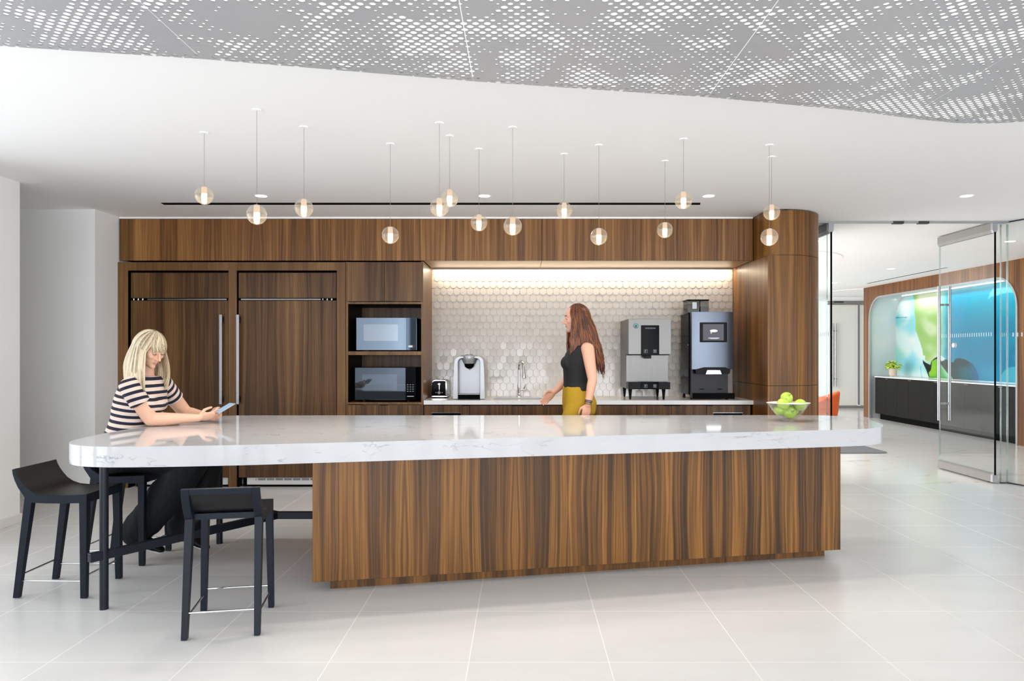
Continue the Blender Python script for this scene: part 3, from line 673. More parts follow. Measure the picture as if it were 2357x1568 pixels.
def glass_door(name, X, y0, y1, lab, rail, with_handle):
    d = struct(name, MB().box(X-0.006, X+0.006, y0, y1, 0.085, CEIL-0.09), M['glass'], lab)
    obj('dark_edge', MB().box(X-0.009, X+0.009, y0-0.004, y0+0.001, 0.085, CEIL-0.11), M['black'], d)
    obj('glass_edge', MB().box(X-0.0065, X+0.0065, y1-0.008, y1, 0.10, CEIL-0.1), M['glass_edge'], d)
    ztop, zb = CEIL-0.012, CEIL-0.118
    prof = [(X-0.026, ztop), (X-0.026, zb+0.03), (X-0.012, zb), (X+0.012, zb), (X+0.026, zb+0.03), (X+0.026, ztop)]
    obj('top_rail', MB().prism(prof, y0+0.03, y1, 'y'), rail, d)
    obj('top_rail_end', MB().prism(prof, y0-0.002, y0+0.029, 'y'), M['silver'], d)
    prof = [(X-0.026, 0.012), (X-0.026, 0.085), (X-0.012, 0.10), (X+0.012, 0.10), (X+0.026, 0.085), (X+0.026, 0.012)]
    obj('bottom_rail', MB().prism(prof, y0+0.03, y1, 'y'), M['alu'], d)
    obj('bottom_rail_end', MB().prism(prof, y0-0.002, y0+0.029, 'y'), M['silver'], d)
    obj('pivot', MB().cyl((X, y0+0.1), 0.012, 0.0, 0.02, 12), M['dark_grey'], d)
    tk = MB(); n_ = 24
    for k in range(n_):
        yy = y0+0.05+(y1-y0-0.07)*k/(n_-1); tk.box(X-0.0068, X-0.0061, yy-0.0035, yy+0.0035, 1.522, 1.562)
    obj('safety_marks', tk, M['frost'], d)
    if with_handle:
        yh = y1-0.09; z0, z1 = PZ(968, yh), PZ(659, yh)
        for s_ in (-1, 1):
            h = obj('handle', MB().cyl((X+s_*0.062, yh), 0.0165, z0, z1, 20), M['steel_h'], d, smooth=40)
            so = MB()
            for zz in (PZ(702, yh), PZ(929, yh)): so.tube([(X+s_*0.006, yh, zz), (X+s_*0.062, yh, zz)], 0.012, 14)
            obj('standoff', so, M['steel_h'], h, smooth=40)
        lk = MB().tube([(X-0.014, 8.02, PZ(795, 8.02)), (X+0.014, 8.02, PZ(795, 8.02))], 0.026, 20)
        obj('lock', lk, M['chrome'], d, smooth=40)
    return d
glass_door('door_1', 3.195, GY-0.01, 8.30, 'open clear glass door beside the wood column, seen nearly edge-on', M['dark_grey'], False)
glass_door('door_2', 4.885, GY-0.01, 8.30, 'open clear glass door with tall double steel pull handles', M['alu'], True)
tk = MB()
for k in range(3): tk.box(4.957+k*0.022, 4.962+k*0.022, GY-0.0072, GY-0.0062, 1.515, 1.555)
struct('trim_4', tk, M['frost'], 'frosted safety dashes on the narrow sidelight')
tk = MB(); dv = (a1-a0).normalized()
for k in range(14):
    c = a0+dv*(0.05+k*0.045); n2 = nn*1.15
    q = [c+dv*0.003+n2, c-dv*0.003+n2, c-dv*0.003-n2, c+dv*0.003-n2]; tk.prism([tuple(p) for p in q], 1.515, 1.555)
struct('trim_5', tk, M['frost'], 'frosted safety dashes on the angled pane')

# ================================================================== lobby
XW = 7.19
oy0, oy1, oz, rr_ = 10.29, 14.70, 2.49, 0.46
arch = [(oy0, 0.0)]
for k in range(9): a = PI-PI/2*k/8; arch.append((oy0+rr_+rr_*math.cos(a), oz-rr_+rr_*math.sin(a)))
for k in range(9): a = PI/2-PI/2*k/8; arch.append((oy1-rr_+rr_*math.cos(a), oz-rr_+rr_*math.sin(a)))
arch.append((oy1, 0.0))
wall_poly = [(7.6, 0), (7.6, CEIL), (14.93, CEIL), (14.93, 0)]+arch[::-1]
m = MB(); m.prism(wall_poly, XW, XW+0.05, 'x')
struct('wall_lobby', m, M['wood_lobby'], 'reddish wood veneer wall around the rounded art niche in the lobby')
struct('wall_lobby_end', MB().box(XW+0.05, 8.6, 14.83, 14.93, 0, CEIL), M['wall'])
struct('wall_lobby_side', MB().box(XW+0.05, XW+0.15, 7.6, 10.0, 0, CEIL), M['wall'])
XB = 7.754
def arch_ring(off, x):
    c = []
    for (y_, z_) in arch:
        if off:
            cy_, cz_ = (oy0+oy1)/2, 1.0
            y2 = y_+(off if y_ < cy_ else -off)*(1 if z_ < oz-rr_+0.001 else abs(math.cos(math.atan2(z_-(oz-rr_), (y_-(oy0+rr_)) if y_ < cy_ else (y_-(oy1-rr_))))))
            z2 = z_-off*(0 if z_ < oz-rr_+0.001 else math.sin(min(PI/2, math.asin(min(1, (z_-(oz-rr_))/rr_)))))
            c.append((x, y2, z2))
        else: c.append((x, y_, z_))
    return c
m = MB(); a_ = arch_ring(0, XW+0.002); b_ = arch_ring(0, XB)
n0 = len(a_); m.v = a_+b_; m.a = [0]*(2*n0); m.f = [(k, k+1, n0+k+1, n0+k) for k in range(n0-1)]
ln = obj('niche_lining', m, M['liner'], smooth=40); ln['kind'] = 'structure'; ln['label'] = 'silver curved lining of the rounded niche'
m = MB(); a_ = arch_ring(0, XW-0.012); b_ = arch_ring(0.035, XW-0.012); c_ = arch_ring(0.035, XW+0.03); d_ = arch_ring(0, XW+0.03)
m.v = a_+b_+c_+d_; m.a = [0]*len(m.v)
for q in range(4):
    for k in range(n0-1): m.f.append((q*n0+k, q*n0+k+1, ((q+1) % 4)*n0+k+1, ((q+1) % 4)*n0+k))
o = obj('trim_6', m, M['silver'], smooth=40); o['kind'] = 'structure'; o['label'] = 'pale metal rim around the rounded niche'

# mural: abstract poured-ink panel, colours belong to the artwork
def sm(a, b, x): t = max(0, min(1, (x-a)/(b-a))); return t*t*(3-2*t)
def mixc(a, b, t): return tuple(x+(y-x)*t for x, y in zip(a, b))
def B_(pts): return [(x/7.467+2080, y/7.467+780) for x, y in pts]
def A_(pts): return [(x/3.2+2040, y/3.2+620) for x, y in pts]
ART_DARK = B_([(338,365),(390,410),(470,450),(490,385),(530,345),(600,300),(655,385),(690,380),(735,350),(830,400),(870,402),(900,345),(960,332),(1060,350),(1180,420),(1250,500),(1290,600),(1312,740),(870,740),(830,640),(755,580),(700,510),(640,430),(575,345),(500,385),(480,540),(445,580),(470,690),(455,690),(400,540),(345,420)])
ART_LEAF = B_([(500,385),(575,345),(640,430),(700,510),(755,580),(830,640),(880,740),(462,700),(440,585),(480,540)])
ART_GREEN = A_([(200,150),(216,290),(214,400),(240,500),(272,590),(276,632),(290,636),(292,670),(330,702),(345,670),(375,640),(400,632),(430,650),(455,668),(470,640),(470,100),(205,100)])
ART_SWOOSH = A_([(753,226),(780,200),(815,196),(850,182),(900,172),(960,172),(1010,180),(1010,90),(820,100),(790,145),(770,175)])
ART_BLUE2 = A_([(470,100),(470,690),(500,682),(515,640),(530,540),(560,440),(600,350),(640,100)])
def soft(poly, x, y, w):
    ins = False; dm = 1e9; n = len(poly)
    for i in range(n):
        x1, y1 = poly[i]; x2, y2 = poly[(i+1) % n]
        if (y1 > y) != (y2 > y) and x < (x2-x1)*(y-y1)/(y2-y1)+x1: ins = not ins
        dx, dy = x2-x1, y2-y1; t_ = max(0, min(1, ((x-x1)*dx+(y-y1)*dy)/(dx*dx+dy*dy+1e-9)))
        d = (x-x1-t_*dx)**2+(y-y1-t_*dy)**2
        if d < dm: dm = d
    d = math.sqrt(dm); return sm(-w, w, d if ins else -d)
def mural_col(px, py):
    """artwork laid out in the photograph's picture units"""
    nz = lambda s, o=0: mnoise.noise(Vector((px*s, py*s, o)))
    c = mixc((216,240,238), (150,220,228), sm(-0.2, 0.5, nz(0.022, 1)))
    c = mixc(c, (232,238,240), 0.8*sm(0.05, 0.45, nz(0.03, 17)))
    c = mixc(c, (110,206,216), 0.75*sm(26, 4, abs(py-738)+0.7*abs(px-2068)))
    c = mixc(c, (140,216,190), 0.6*sm(34, 6, abs(py-815)+abs(px-2064)))
    c = mixc(c, (120,206,232), 0.6*sm(26, 4, abs(py-828)*0.8+abs(px-2102)))
    c = mixc(c, (0,140,160), 0.7*sm(1.3, 0.4, abs(py-(731+1.5*nz(0.2, 1))))*sm(2094, 2086, px))
    c = mixc(c, (90,190,214), 0.6*sm(1.6, 0.3, abs(px-(2121+2.5*nz(0.15, 7)+(py-850)*0.12)))*sm(838, 846, py))
    gx, gy = px+3*nz(0.05, 2), py+2*nz(0.07, 4)
    t = soft(ART_GREEN, gx, gy, 0.9)
    green = mixc((204,226,178), (160,202,120), sm(-0.3, 0.4, nz(0.035, 12)))
    green = mixc(green, (152,196,110), 0.7*sm(22, 0, abs(px-(2109+(py-690)*0.11))))
    green = mixc(green, (226,236,206), 0.8*sm(735, 680, py)*sm(2105, 2120, px))
    green = mixc(green, (196,208,140), 0.6*sm(18, 3, math.hypot(px-2143, py-832)))
    green = mixc(green, (110,196,196), 0.9*sm(2158, 2176, px))
    c = mixc(c, green, t)
    bl = sm(2172, 2184, px+4*nz(0.04, 4))
    blue = mixc((0,160,190), (0,132,172), sm(690, 790, py)); blue = mixc(blue, (30,158,200), 0.5*sm(0.0, 0.5, nz(0.016, 20)))
    blue = mixc(blue, (0,160,190), 0.6*sm(745, 690, py))
    blue = mixc(blue, (12,150,194), 0.55*soft(ART_BLUE2, px+2*nz(0.03, 8), py, 2.5))
    blue = mixc(blue, (60,176,206), 0.5*sm(2290, 2350, px)*sm(-0.1, 0.4, nz(0.03, 40)))
    top = 662-(px-2190)*0.155
    blue = mixc(blue, (196,234,242), 0.85*sm(top+20, top-4, py+2*nz(0.06, 3)))
    c = mixc(c, blue, bl)
    c = mixc(c, (110,206,226), 0.9*soft(ART_SWOOSH, px, py, 0.8))
    c = mixc(c, (90,196,214), 0.75*sm(1.05, 0.97, ((px-2334)/31)**2+((py-880)/35)**2))
    if py > 815:
        dk = soft(ART_DARK, px, py, 0.6)
        dc = mixc((30,38,22), (18,58,62), sm(2165, 2190, px)); dc = mixc(dc, (0,96,112), sm(2195, 2222, px)*sm(835, 852, py)); dc = mixc(dc, (0,98,142), sm(2222, 2250, px))
        c = mixc(c, dc, dk)
        lf = soft(ART_LEAF, px, py, 0.6)
        lc = mixc((140,200,60), (70,176,70), sm(2150, 2168, px)); lc = mixc(lc, (30,140,70), 0.6*sm(860, 874, py)); lc = mixc(lc, (140,206,170), sm(2170, 2180, px-0.45*(py-860)))
        c = mixc(c, lc, lf)
    return c
NU, NV = 420, 130
y_a, y_b, z_a, z_b = oy0+0.004, oy1-0.004, 0.875, oz-0.004
verts, faces, keep = [], [], []
def inside(y_, z_):
    for cyy, s_ in ((oy0+rr_, -1), (oy1-rr_, 1)):
        if (y_-cyy)*s_ > 0 and z_ > oz-rr_ and math.hypot(y_-cyy, z_-(oz-rr_)) > rr_: 
            a = math.atan2(z_-(oz-rr_), y_-cyy); return cyy+rr_*0.995*math.cos(a), oz-rr_+rr_*0.995*math.sin(a)
    return y_, z_
me = bpy.data.meshes.new('mural')
cols = []
for j in range(NV+1):
    for i in range(NU+1):
        y_ = y_b+(y_a-y_b)*(i/NU); z_ = z_a+(z_b-z_a)*j/NV
        yy, zz = inside(y_, z_); verts.append((XB-0.012, yy, zz))
        sx = XB*F/y_+CX; sy = CY-(z_-EYE)/y_*F
        cols.append(mural_col(sx, sy))
for j in range(NV):
    for i in range(NU): faces.append((j*(NU+1)+i, j*(NU+1)+i+1, (j+1)*(NU+1)+i+1, (j+1)*(NU+1)+i))
nv = len(verts); verts += [(XB-0.002, v[1], v[2]) for v in verts[:NU+1]+verts[-NU-1:]]
me.from_pydata(verts, [], faces)
at = me.color_attributes.new('ink', 'FLOAT_COLOR', 'POINT')
for k in range(len(verts)):
    c = [q*0.74 for q in lin([max(0, min(255, v)) for v in cols[k]])] if k < nv else (0.8, 0.8, 0.8)
    at.data[k].color = (c[0], c[1], c[2], 1)
n = NT('mural_ink'); a = n.new('ShaderNodeAttribute', attribute_name='ink'); n.set(Base_Color=a.outputs['Color'], Roughness=0.5, Specular_IOR_Level=0.12)
me.transform(Matrix.Translation((-XB, -12.5, -1.6)))
o = obj('mural', me, n.m); o.location = (XB, 12.5, 1.6)
props(o, 'wide abstract blue, green and white ink mural filling the rounded niche', 'mural')
area('niche_wash', (7.62, 12.5, 2.44), (0, math.radians(14), 0), 0.06, 4.0, 16, (0.97, 1.0, 1.0))
ls = root('light_strip', (7.5, 12.5, oz), 'thin light strip along the top of the mural', 'light strip')
obj('lens', MB().box(7.60, 7.625, 10.8, 14.2, oz-0.012, oz-0.004), emit('mural_led', (1, 1, 1), 3), ls)

# credenza
r = root('credenza', (7.5, 12.45, 0), 'long black low credenza under the mural with small metal finger pulls', 'credenza')
cy0, cy1, cx0 = 10.36, 14.54, 7.24
obj('carcass', MB().box(cx0+0.021, XB-0.014, cy0, cy1, 0.11, 0.845), M['cred'], r)
obj('toe_kick', MB().box(cx0+0.07, XB-0.02, cy0+0.04, cy1-0.06, 0.0, 0.11), M['black'], r)
obj('countertop', MB().box(cx0-0.005, XB-0.013, cy0-0.02, cy1+0.02, 0.849, 0.868), M['counter'], r, bevel=0.002)
nd = 10
for k in range(nd):
    ya = cy0+(cy1-cy0)*k/nd+0.0015; yb = cy0+(cy1-cy0)*(k+1)/nd-0.0015
    d = obj('door', MB().box(cx0, cx0+0.02, ya, yb, 0.115, 0.842), M['cred'], r)
    ye = yb if k % 2 == 0 else ya
    q = (ye-0.16, ye-0.03) if k % 2 == 0 else (ye+0.03, ye+0.04)
    if k % 2 == 0: obj('pull', MB().box(cx0-0.014, cx0+0.002, ye-0.10, ye+0.0, 0.826, 0.832), M['steel_h'], d)

# potted plant on the credenza
pc = Vector((7.40, 14.15, 0.868))
r = root('potted_plant', tuple(pc), 'small bright green round-leaved plant in a pale pot on the credenza', 'plant')
obj('saucer', MB().lathe([(0.085, 0.001), (0.098, 0.006), (0.098, 0.018), (0.06, 0.019)], pc, 24), M['bowl'], r, smooth=40)
obj('pot', MB().lathe([(0.058, 0.02), (0.068, 0.04), (0.075, 0.16), (0.078, 0.175), (0.06, 0.172)], pc, 24), simple('pot_clay', (206,184,166), 0.6), r, smooth=40)
n = NT('leaf_green'); f = n.noise(n.pos(), 26, 2); n.set(Base_Color=n.mix(n.ramp(f, [(0.35, (0,0,0)), (0.62, (1,1,1))]), lin((92,128,22)), lin((196,214,78))), Roughness=0.3, Subsurface_Weight=0.0)
fo = MB(); stm = MB(); rp = random.Random(3)
for k in range(84):
    a = rp.random()*2*PI; e = rp.uniform(-0.25, 1.35); L = rp.uniform(0.10, 0.175)
    base = pc+Vector((0, 0, 0.165))
    tip = base+Vector((math.cos(a)*math.cos(e), math.sin(a)*math.cos(e), math.sin(e)*0.85))*L+Vector((0, 0, 0.02))
    nrm = (tip-base).normalized()*0.6+Vector((rp.gauss(0, .35), rp.gauss(0, .35), 0.5)); nrm.normalize()
    R = nrm.to_track_quat('Z', 'Y').to_matrix(); rl = rp.uniform(0.020, 0.032)
    fo.ell(tip, (rl, rl*0.92, rl*0.13), R, 10, 6)
    stm.tube([base, (base+tip)/2+Vector((0, 0, 0.01)), tip], 0.0022, 5)
lf = obj('foliage', fo, n.m, r, smooth=60); obj('stems', stm, n.m, r)

# rug, orange chair, far glazed doors
o = obj('rug', MB().prism([(2.3, 9.50), (4.80, 9.50), (4.90, 9.53), (4.935, 9.62), (4.93, 9.75), (4.93, 12.6), (2.3, 12.6)], 0.0, 0.012), M['rug'], origin=(3.6, 11, 0))
props(o, 'dark grey rug with a rounded corner on the marble lobby floor', 'rug')
oc_ = Vector((4.56, 11.25, 0))
r = root('tub_chair', tuple(oc_), 'orange upholstered tub chair behind the left glass door', 'armchair')
m = MB(); rings = []
# shell: sweep round the back, arms dropping to the front
pr = []
for k in range(25):
    t = k/24; a = math.radians(-150+300*t)+PI/2      # opening faces -y rotated
    a += math.radians(-112)
    hgt = 0.50+0.24*math.cos((t-0.5)*PI)**2.5
    rr0 = 0.40
    cx_, cy_ = math.cos(a), math.sin(a)
    pr.append([(oc_.x+cx_*(rr0-0.075), oc_.y+cy_*(rr0-0.075), 0.16), (oc_.x+cx_*(rr0-0.03), oc_.y+cy_*(rr0-0.03), 0.12), (oc_.x+cx_*(rr0+0.02), oc_.y+cy_*(rr0+0.02), hgt*0.6), (oc_.x+cx_*(rr0+0.045), oc_.y+cy_*(rr0+0.045), hgt-0.01), (oc_.x+cx_*(rr0+0.02), oc_.y+cy_*(rr0+0.02), hgt+0.012), (oc_.x+cx_*(rr0-0.03), oc_.y+cy_*(rr0-0.03), hgt-0.02), (oc_.x+cx_*(rr0-0.075), oc_.y+cy_*(rr0-0.075), hgt*0.6)])
m.loft(pr); obj('shell', m, M['orange'], r, smooth=50, bevel=0.01)
m = MB().lathe([(0.30, 0.12), (0.34, 0.16), (0.34, 0.40), (0.31, 0.44), (0.10, 0.45)], oc_, 32); obj('seat_cushion', m, M['orange'], r, smooth=50)
for a in (0.8, 2.4, 3.9, 5.5): obj('leg', MB().cyl((oc_.x+0.24*math.cos(a), oc_.y+0.24*math.sin(a)), 0.014, 0.012, 0.13, 12), M['black_plastic'], r, smooth=40)

FYw = 17.3
struct('wall_lobby_far', MB().box(-1.2, 7.30, FYw, 17.5, 0, CEIL).box(8.55, 9.6, FYw, 17.5, 0, CEIL).box(7.30, 8.55, FYw, 17.5, PZ(692.5, FYw), CEIL), M['wall'])
struct('wall_lobby_left', MB().box(-1.3, -1.1, 16.4, 17.3, 0, CEIL).box(-1.3, -1.1, 7.98, 8.6, 0, CEIL), M['wall'])
struct('wall_lobby_east', MB().box(9.45, 9.6, 14.93, 17.3, 0, CEIL), M['wall'])
struct('wall_kitchen_back', MB().box(-1.2, 2.32, 7.98, 8.06, 0, CEIL), M['wall'])
d = struct('door_3', MB().box(7.50, 8.17, FYw-0.01, FYw, PZ(934, FYw), PZ(702, FYw)), M['frost'], 'frosted glass door at the far end of the lobby')
obj('top_rail', MB().box(7.45, 8.40, FYw-0.03, FYw+0.01, PZ(702, FYw), PZ(693, FYw)), M['alu'], d)
obj('closer', MB().box(7.60, 7.83, FYw-0.04, FYw-0.03, PZ(697.5, FYw), PZ(694, FYw)), M['dark_grey'], d)
obj('bottom_rail', MB().box(7.40, 8.40, FYw-0.03, FYw+0.01, 0.0, PZ(933.5, FYw)), M['alu'], d)
for px in (1916, 1923.5): obj('handle', MB().cyl((PX(px, FYw-0.08), FYw-0.08), 0.016, PZ(890, FYw), PZ(745, FYw), 12), M['steel_h'], d, smooth=40)
so = MB()
for py in (762, 872): so.tube([(PX(1916, FYw), FYw-0.08, PZ(py, FYw)), (PX(1923.5, FYw), FYw-0.08, PZ(py, FYw))], 0.012, 8).tube([(PX(1920, FYw), FYw-0.08, PZ(py, FYw)), (PX(1920, FYw), FYw-0.005, PZ(py, FYw))], 0.01, 8)
obj('standoff', so, M['steel_h'], d)
struct('window_13', MB().box(8.25, 8.55, FYw-0.01, FYw, PZ(934, FYw), PZ(702, FYw)), M['frost'], 'narrow frosted sidelight at the far end of the lobby')
fm = MB()
for a in (8.18, 8.36): fm.box(a, a+0.05, FYw-0.03, FYw-0.005, 0.08, PZ(702, FYw))
struct('trim_7', fm, M['alu'])
struct('baseboard_far', MB().box(4.0, 7.40, FYw-0.012, FYw, 0, 0.08), M['alu'])
struct('trim_8', MB().box(XW-0.004, XW+0.05, 7.6, 10.29, 0.0, 0.012).box(XW-0.004, XW+0.05, 14.70, 14.93, 0.0, 0.012), M['alu'])

# ================================================================== island
ZI, ZU = 0.870, 0.764
def catmull(pts, n=6, closed=True):
    out = []; N = len(pts)
    for i in range(N):
        p0, p1, p2, p3 = [Vector(pts[(i+k-1) % N]) for k in range(4)]
        for k in range(n):
            t = k/n; out.append(tuple(0.5*((2*p1)+(-p0+p2)*t+(2*p0-5*p1+4*p2-p3)*t*t+(-p0+3*p1-3*p2+p3)*t**3)))
    return out
op = [(-1.4,3.705),(-1.0,3.79),(0.4,4.088),(1.8,4.387),(2.08,4.452),(2.20,4.495),(2.31,4.575),(2.39,4.69),(2.445,4.86),(2.478,5.08),(2.468,5.24),(2.42,5.36),(2.32,5.43),(2.15,5.458),(1.9,5.462),(0.5,5.455),(-1.0,5.445),(-1.8,5.44),(-2.10,5.438),(-2.22,5.42),(-2.30,5.36),(-2.345,5.25),(-2.385,5.02),(-2.435,4.66),(-2.475,4.35),(-2.482,4.12),(-2.470,3.96),(-2.435,3.83),(-2.36,3.725),(-2.25,3.655),(-2.11,3.628),(-1.9,3.635),(-1.65,3.665)]
op = catmull(op, 5)
r = root('kitchen_island', (0, 4.7, 0), 'long island with a thick white marble top, walnut base and open black leg frame', 'island')
m = MB(); m.prism(op, ZU, ZI)
obj('countertop', m, M['slab'], r, smooth=30, bevel=0.003)
def bslope(x, r0=0): return 3.97+(x+1.167)*0.2033+r0
bx0, bx1 = -1.167, 2.079
bp = [(bx0, bslope(bx0)), (bx1, bslope(bx1)), (bx1-0.03, 5.22), (bx0, 5.20)]
b = obj('base', MB().prism(bp, 0.066, ZU-0.001), M['wood_isl'], r, bevel=0.0015)
kx0, kx1 = -1.092, 2.013
obj('plinth', MB().prism([(kx0, 4.062), (kx1, 4.72), (kx1, 5.12), (kx0, 5.12)], 0.0, 0.066), M['wood_col'], r)
ls_ = Vector((-2.197, 3.742, 0)); lb_ = Vector((-2.136, 5.03, 0))
for c in (ls_, lb_):
    lg = obj('leg', MB().cyl((c.x, c.y), 0.0215, 0.0, ZU-0.008, 24), M['leg'], r, smooth=40)
    obj('mounting_plate', MB().box(c.x-0.06, c.x+0.03, c.y-0.045, c.y+0.045, ZU-0.008, ZU-0.0005), M['leg'], lg)
zr = 0.286; jn = Vector((-1.60, 4.655, zr))
def bar(mb, a, b_, wd=0.0175, ht=0.023):
    a = Vector(a); b_ = Vector(b_); d = (b_-a).normalized(); s_ = Vector((d.y, -d.x, 0))*wd; u = Vector((0, 0, ht))
    mb.hexa([a-s_-u, a+s_-u, b_+s_-u, b_-s_-u], [a-s_+u, a+s_+u, b_+s_+u, b_-s_+u])
m = MB(); d1 = (jn-Vector((ls_.x, ls_.y, zr))).normalized()
bar(m, Vector((ls_.x, ls_.y, zr))-d1*0.075, jn); bar(m, Vector((lb_.x, lb_.y, zr)), jn); bar(m, jn-Vector((0.02, 0, 0)), (bx0+0.002, 4.655, zr))
obj('footrail', m, M['leg'], r, bevel=0.003)

# ================================================================== bar stools
def make_stool():
    r = root('bar_stool', (0, 0, 0), 'x', 'bar stool', 'low-backed black bar stools at the island')
    top = [(0.004,.712),(.012,.690),(.026,.664),(.046,.636),(.072,.607),(.104,.585),(.145,.5705),(.20,.565),(.262,.566),(.33,.569),(.40,.573)]
    L = lambda s_: s_-0.20
    th = 0.012; low = []
    for i, (s_, z) in enumerate(top):
        a = top[max(0, i-1)]; b = top[min(len(top)-1, i+1)]; t = Vector((b[0]-a[0], b[1]-a[1])).normalized()
        low.append((s_+t.y*th, z-t.x*th))
    hw = 0.176; fw = 0.036
    poly = [(L(s_), z) for s_, z in top]+[(L(s_), z) for s_, z in low[::-1]]
    obj('seat', MB().prism(poly, -hw+0.0015, hw-0.0015, 'y'), M['stool_seat'], r, smooth=30, local=True)
    outer = [(-0.010,.708),(-.006,.680),(.005,.646),(.023,.608),(.048,.572),(.0585,.556)]
    side = [(L(s_-0.0), z-0.0015) for s_, z in top]+[(L(.40), .5235), (L(.36), .5235), (L(.26), .5215), (L(.17), .5225), (L(.098), .526)]+[(L(s_), z) for s_, z in outer[::-1]]
    side = [(L(.004), .7125)]+side[1:]
    for s_ in (-1, 1):
        obj('side_frame', MB().prism(side, s_*hw, s_*(hw-fw), 'y'), M['stool'], r, bevel=0.0015, local=True)
        yo = s_*hw
        # rear leg, raked back
        b = [(L(-.006), yo, 0.003), (L(.026), yo, 0.003), (L(.026), yo-s_*.027, 0.003), (L(-.006), yo-s_*.027, 0.003)]
        t = [(L(.0585), yo, .556), (L(.098), yo, .527), (L(.098), yo-s_*fw, .527), (L(.0585), yo-s_*fw, .556)]
        obj('leg', MB().hexa(b, t), M['stool'], r, bevel=0.0015, local=True)
        b = [(L(.368), yo+s_*.006, 0.003), (L(.399), yo+s_*.006, 0.003), (L(.399), yo-s_*.022, 0.003), (L(.368), yo-s_*.022, 0.003)]
        t = [(L(.358), yo, .5235), (L(.40), yo, .5235), (L(.40), yo-s_*fw, .5235), (L(.358), yo-s_*fw, .5235)]
        obj('leg', MB().hexa(b, t), M['stool'], r, bevel=0.0015, local=True)
        z = 0.093
        rd = MB().tube([(L(.024), yo-s_*.015, z), (L(.372), yo-s_*.012, z)], 0.0052, 10)
        obj('footrest_rod', rd, M['chrome'], r, smooth=40, local=True)
        gl = MB().cyl((L(.011), yo-s_*.013), 0.008, 0.0, 0.003, 10).cyl((L(.383), yo-s_*.008), 0.008, 0.0, 0.003, 10)
        obj('glide', gl, M['silver'], r, local=True)
    hh = hw-fw
    obj('front_apron', MB().box(L(.372), L(.40), -hh, hh, .5235, .562), M['stool'], r, local=True)
    obj('rear_apron', MB().box(L(.086), L(.104), -hh, hh, .545, .574), M['stool'], r, local=True)
    tr = [(L(.0), .706), (L(.004), .680), (L(.012), .655), (L(.030), .660), (L(.012), .7135)]
    obj('backrest_rail', MB().prism([(L(-.0095), .708), (L(-.0055), .680), (L(.009), .683), (L(-.001), .7105)], -hh, hh, 'y'), M['stool'], r, bevel=0.002, local=True)
    for s0, z in ((.019, .122), (.383, .118)):
        obj('footrest_rod', MB().tube([(L(s0), -hw+.012, z), (L(s0), hw-.012, z)], 0.0052, 10), M['chrome'], r, smooth=40, local=True)
    return r
st = make_stool(); st.location = (-2.585, 4.075, 0); st['label'] = 'black wooden bar stool at far left, standing empty and side-on'
s2 = copy_tree(st); s2.location = (-1.456, 3.555, 0); s2.rotation_euler = (0, 0, math.radians(90+10.5)); s2['label'] = 'black wooden bar stool in front, seen from behind its low backrest'
s3 = copy_tree(st); s3.location = (-2.585, 4.67, 0); s3['label'] = 'black wooden bar stool the striped-shirt person sits on'

# ================================================================== fruit bowl
bc = Vector((1.878, 5.0, ZI))
r = root('fruit_bowl', tuple(bc), 'clear glass bowl with a pointed flared rim standing on the island', 'bowl')
sq = lambda a, rr, z: 1+0.055*math.cos(4*a)*min(1, max(0, (z-0.03)/0.09))
pr_o = [(0.046, 0.0), (0.047, 0.008), (0.040, 0.016), (0.050, 0.022), (0.078, 0.038), (0.102, 0.066), (0.121, 0.096), (0.130, 0.112), (0.143, 0.127)]
pr_i = [(0.139, 0.1285), (0.127, 0.114), (0.116, 0.096), (0.097, 0.067), (0.072, 0.042), (0.03, 0.030), (0.002, 0.028)]
obj('bowl_glass', MB().lathe(pr_o+pr_i, bc, 64, sq), M['bowl'], r, smooth=50)
obj('rim', MB().lathe([(0.1395, 0.1270), (0.1425, 0.1262), (0.1435, 0.1285), (0.1405, 0.1295)], bc, 64, lambda a, rr, z: 1+0.055*math.cos(4*a)), M['frost'], r, smooth=50)
n = NT('green_apple_skin'); x, y, z = n.sep(n.oc())
spk = n.noise(n.oc(), 260, 1); f = n.noise(n.oc(), 22, 3)
c = n.mix(f, lin((150,186,42)), lin((196,220,86))); c = n.mix(n.math('MULTIPLY', n.math('GREATER_THAN', spk, 0.68), 0.5), c, lin((226,236,160)))
n.set(Base_Color=c, Roughness=0.22, Coat_Weight=0.3); M['apple'] = n.m
def apple(first=None):
    if first: return copy_tree(first)
    r = root('apple', (0, 0, 0), 'x', 'apple', 'green apples in the glass bowl')
    R_ = 0.043; pr = []
    for k in range(1, 24):
        t = PI*k/24; rad = R_*math.sin(t)*(1.0-0.10*math.cos(t)*-1*0.6)
        z = -R_*0.94*math.cos(t); dip = 0.016*math.exp(-(rad/0.014)**2)
        pr.append((rad, z-(dip if z > 0 else -0.5*dip)))
    m = MB().lathe([(0.001, pr[0][1]+0.001)]+pr+[(0.001, pr[-1][1]-0.002)], (0,0,0), 28, lambda a, rr, z: 1+0.025*math.cos(5*a)*(-z/R_ if z < 0 else 0.2))
    obj('skin', m, M['apple'], r, smooth=60, local=True)
    obj('stem', MB().tube([(0,0,0.024), (0.001,0,0.036), (0.005,0.002,0.047)], [0.0016, 0.0013, 0.002], 7), simple('apple_stem', (92,66,34), 0.7), r, smooth=60, local=True)
    return r
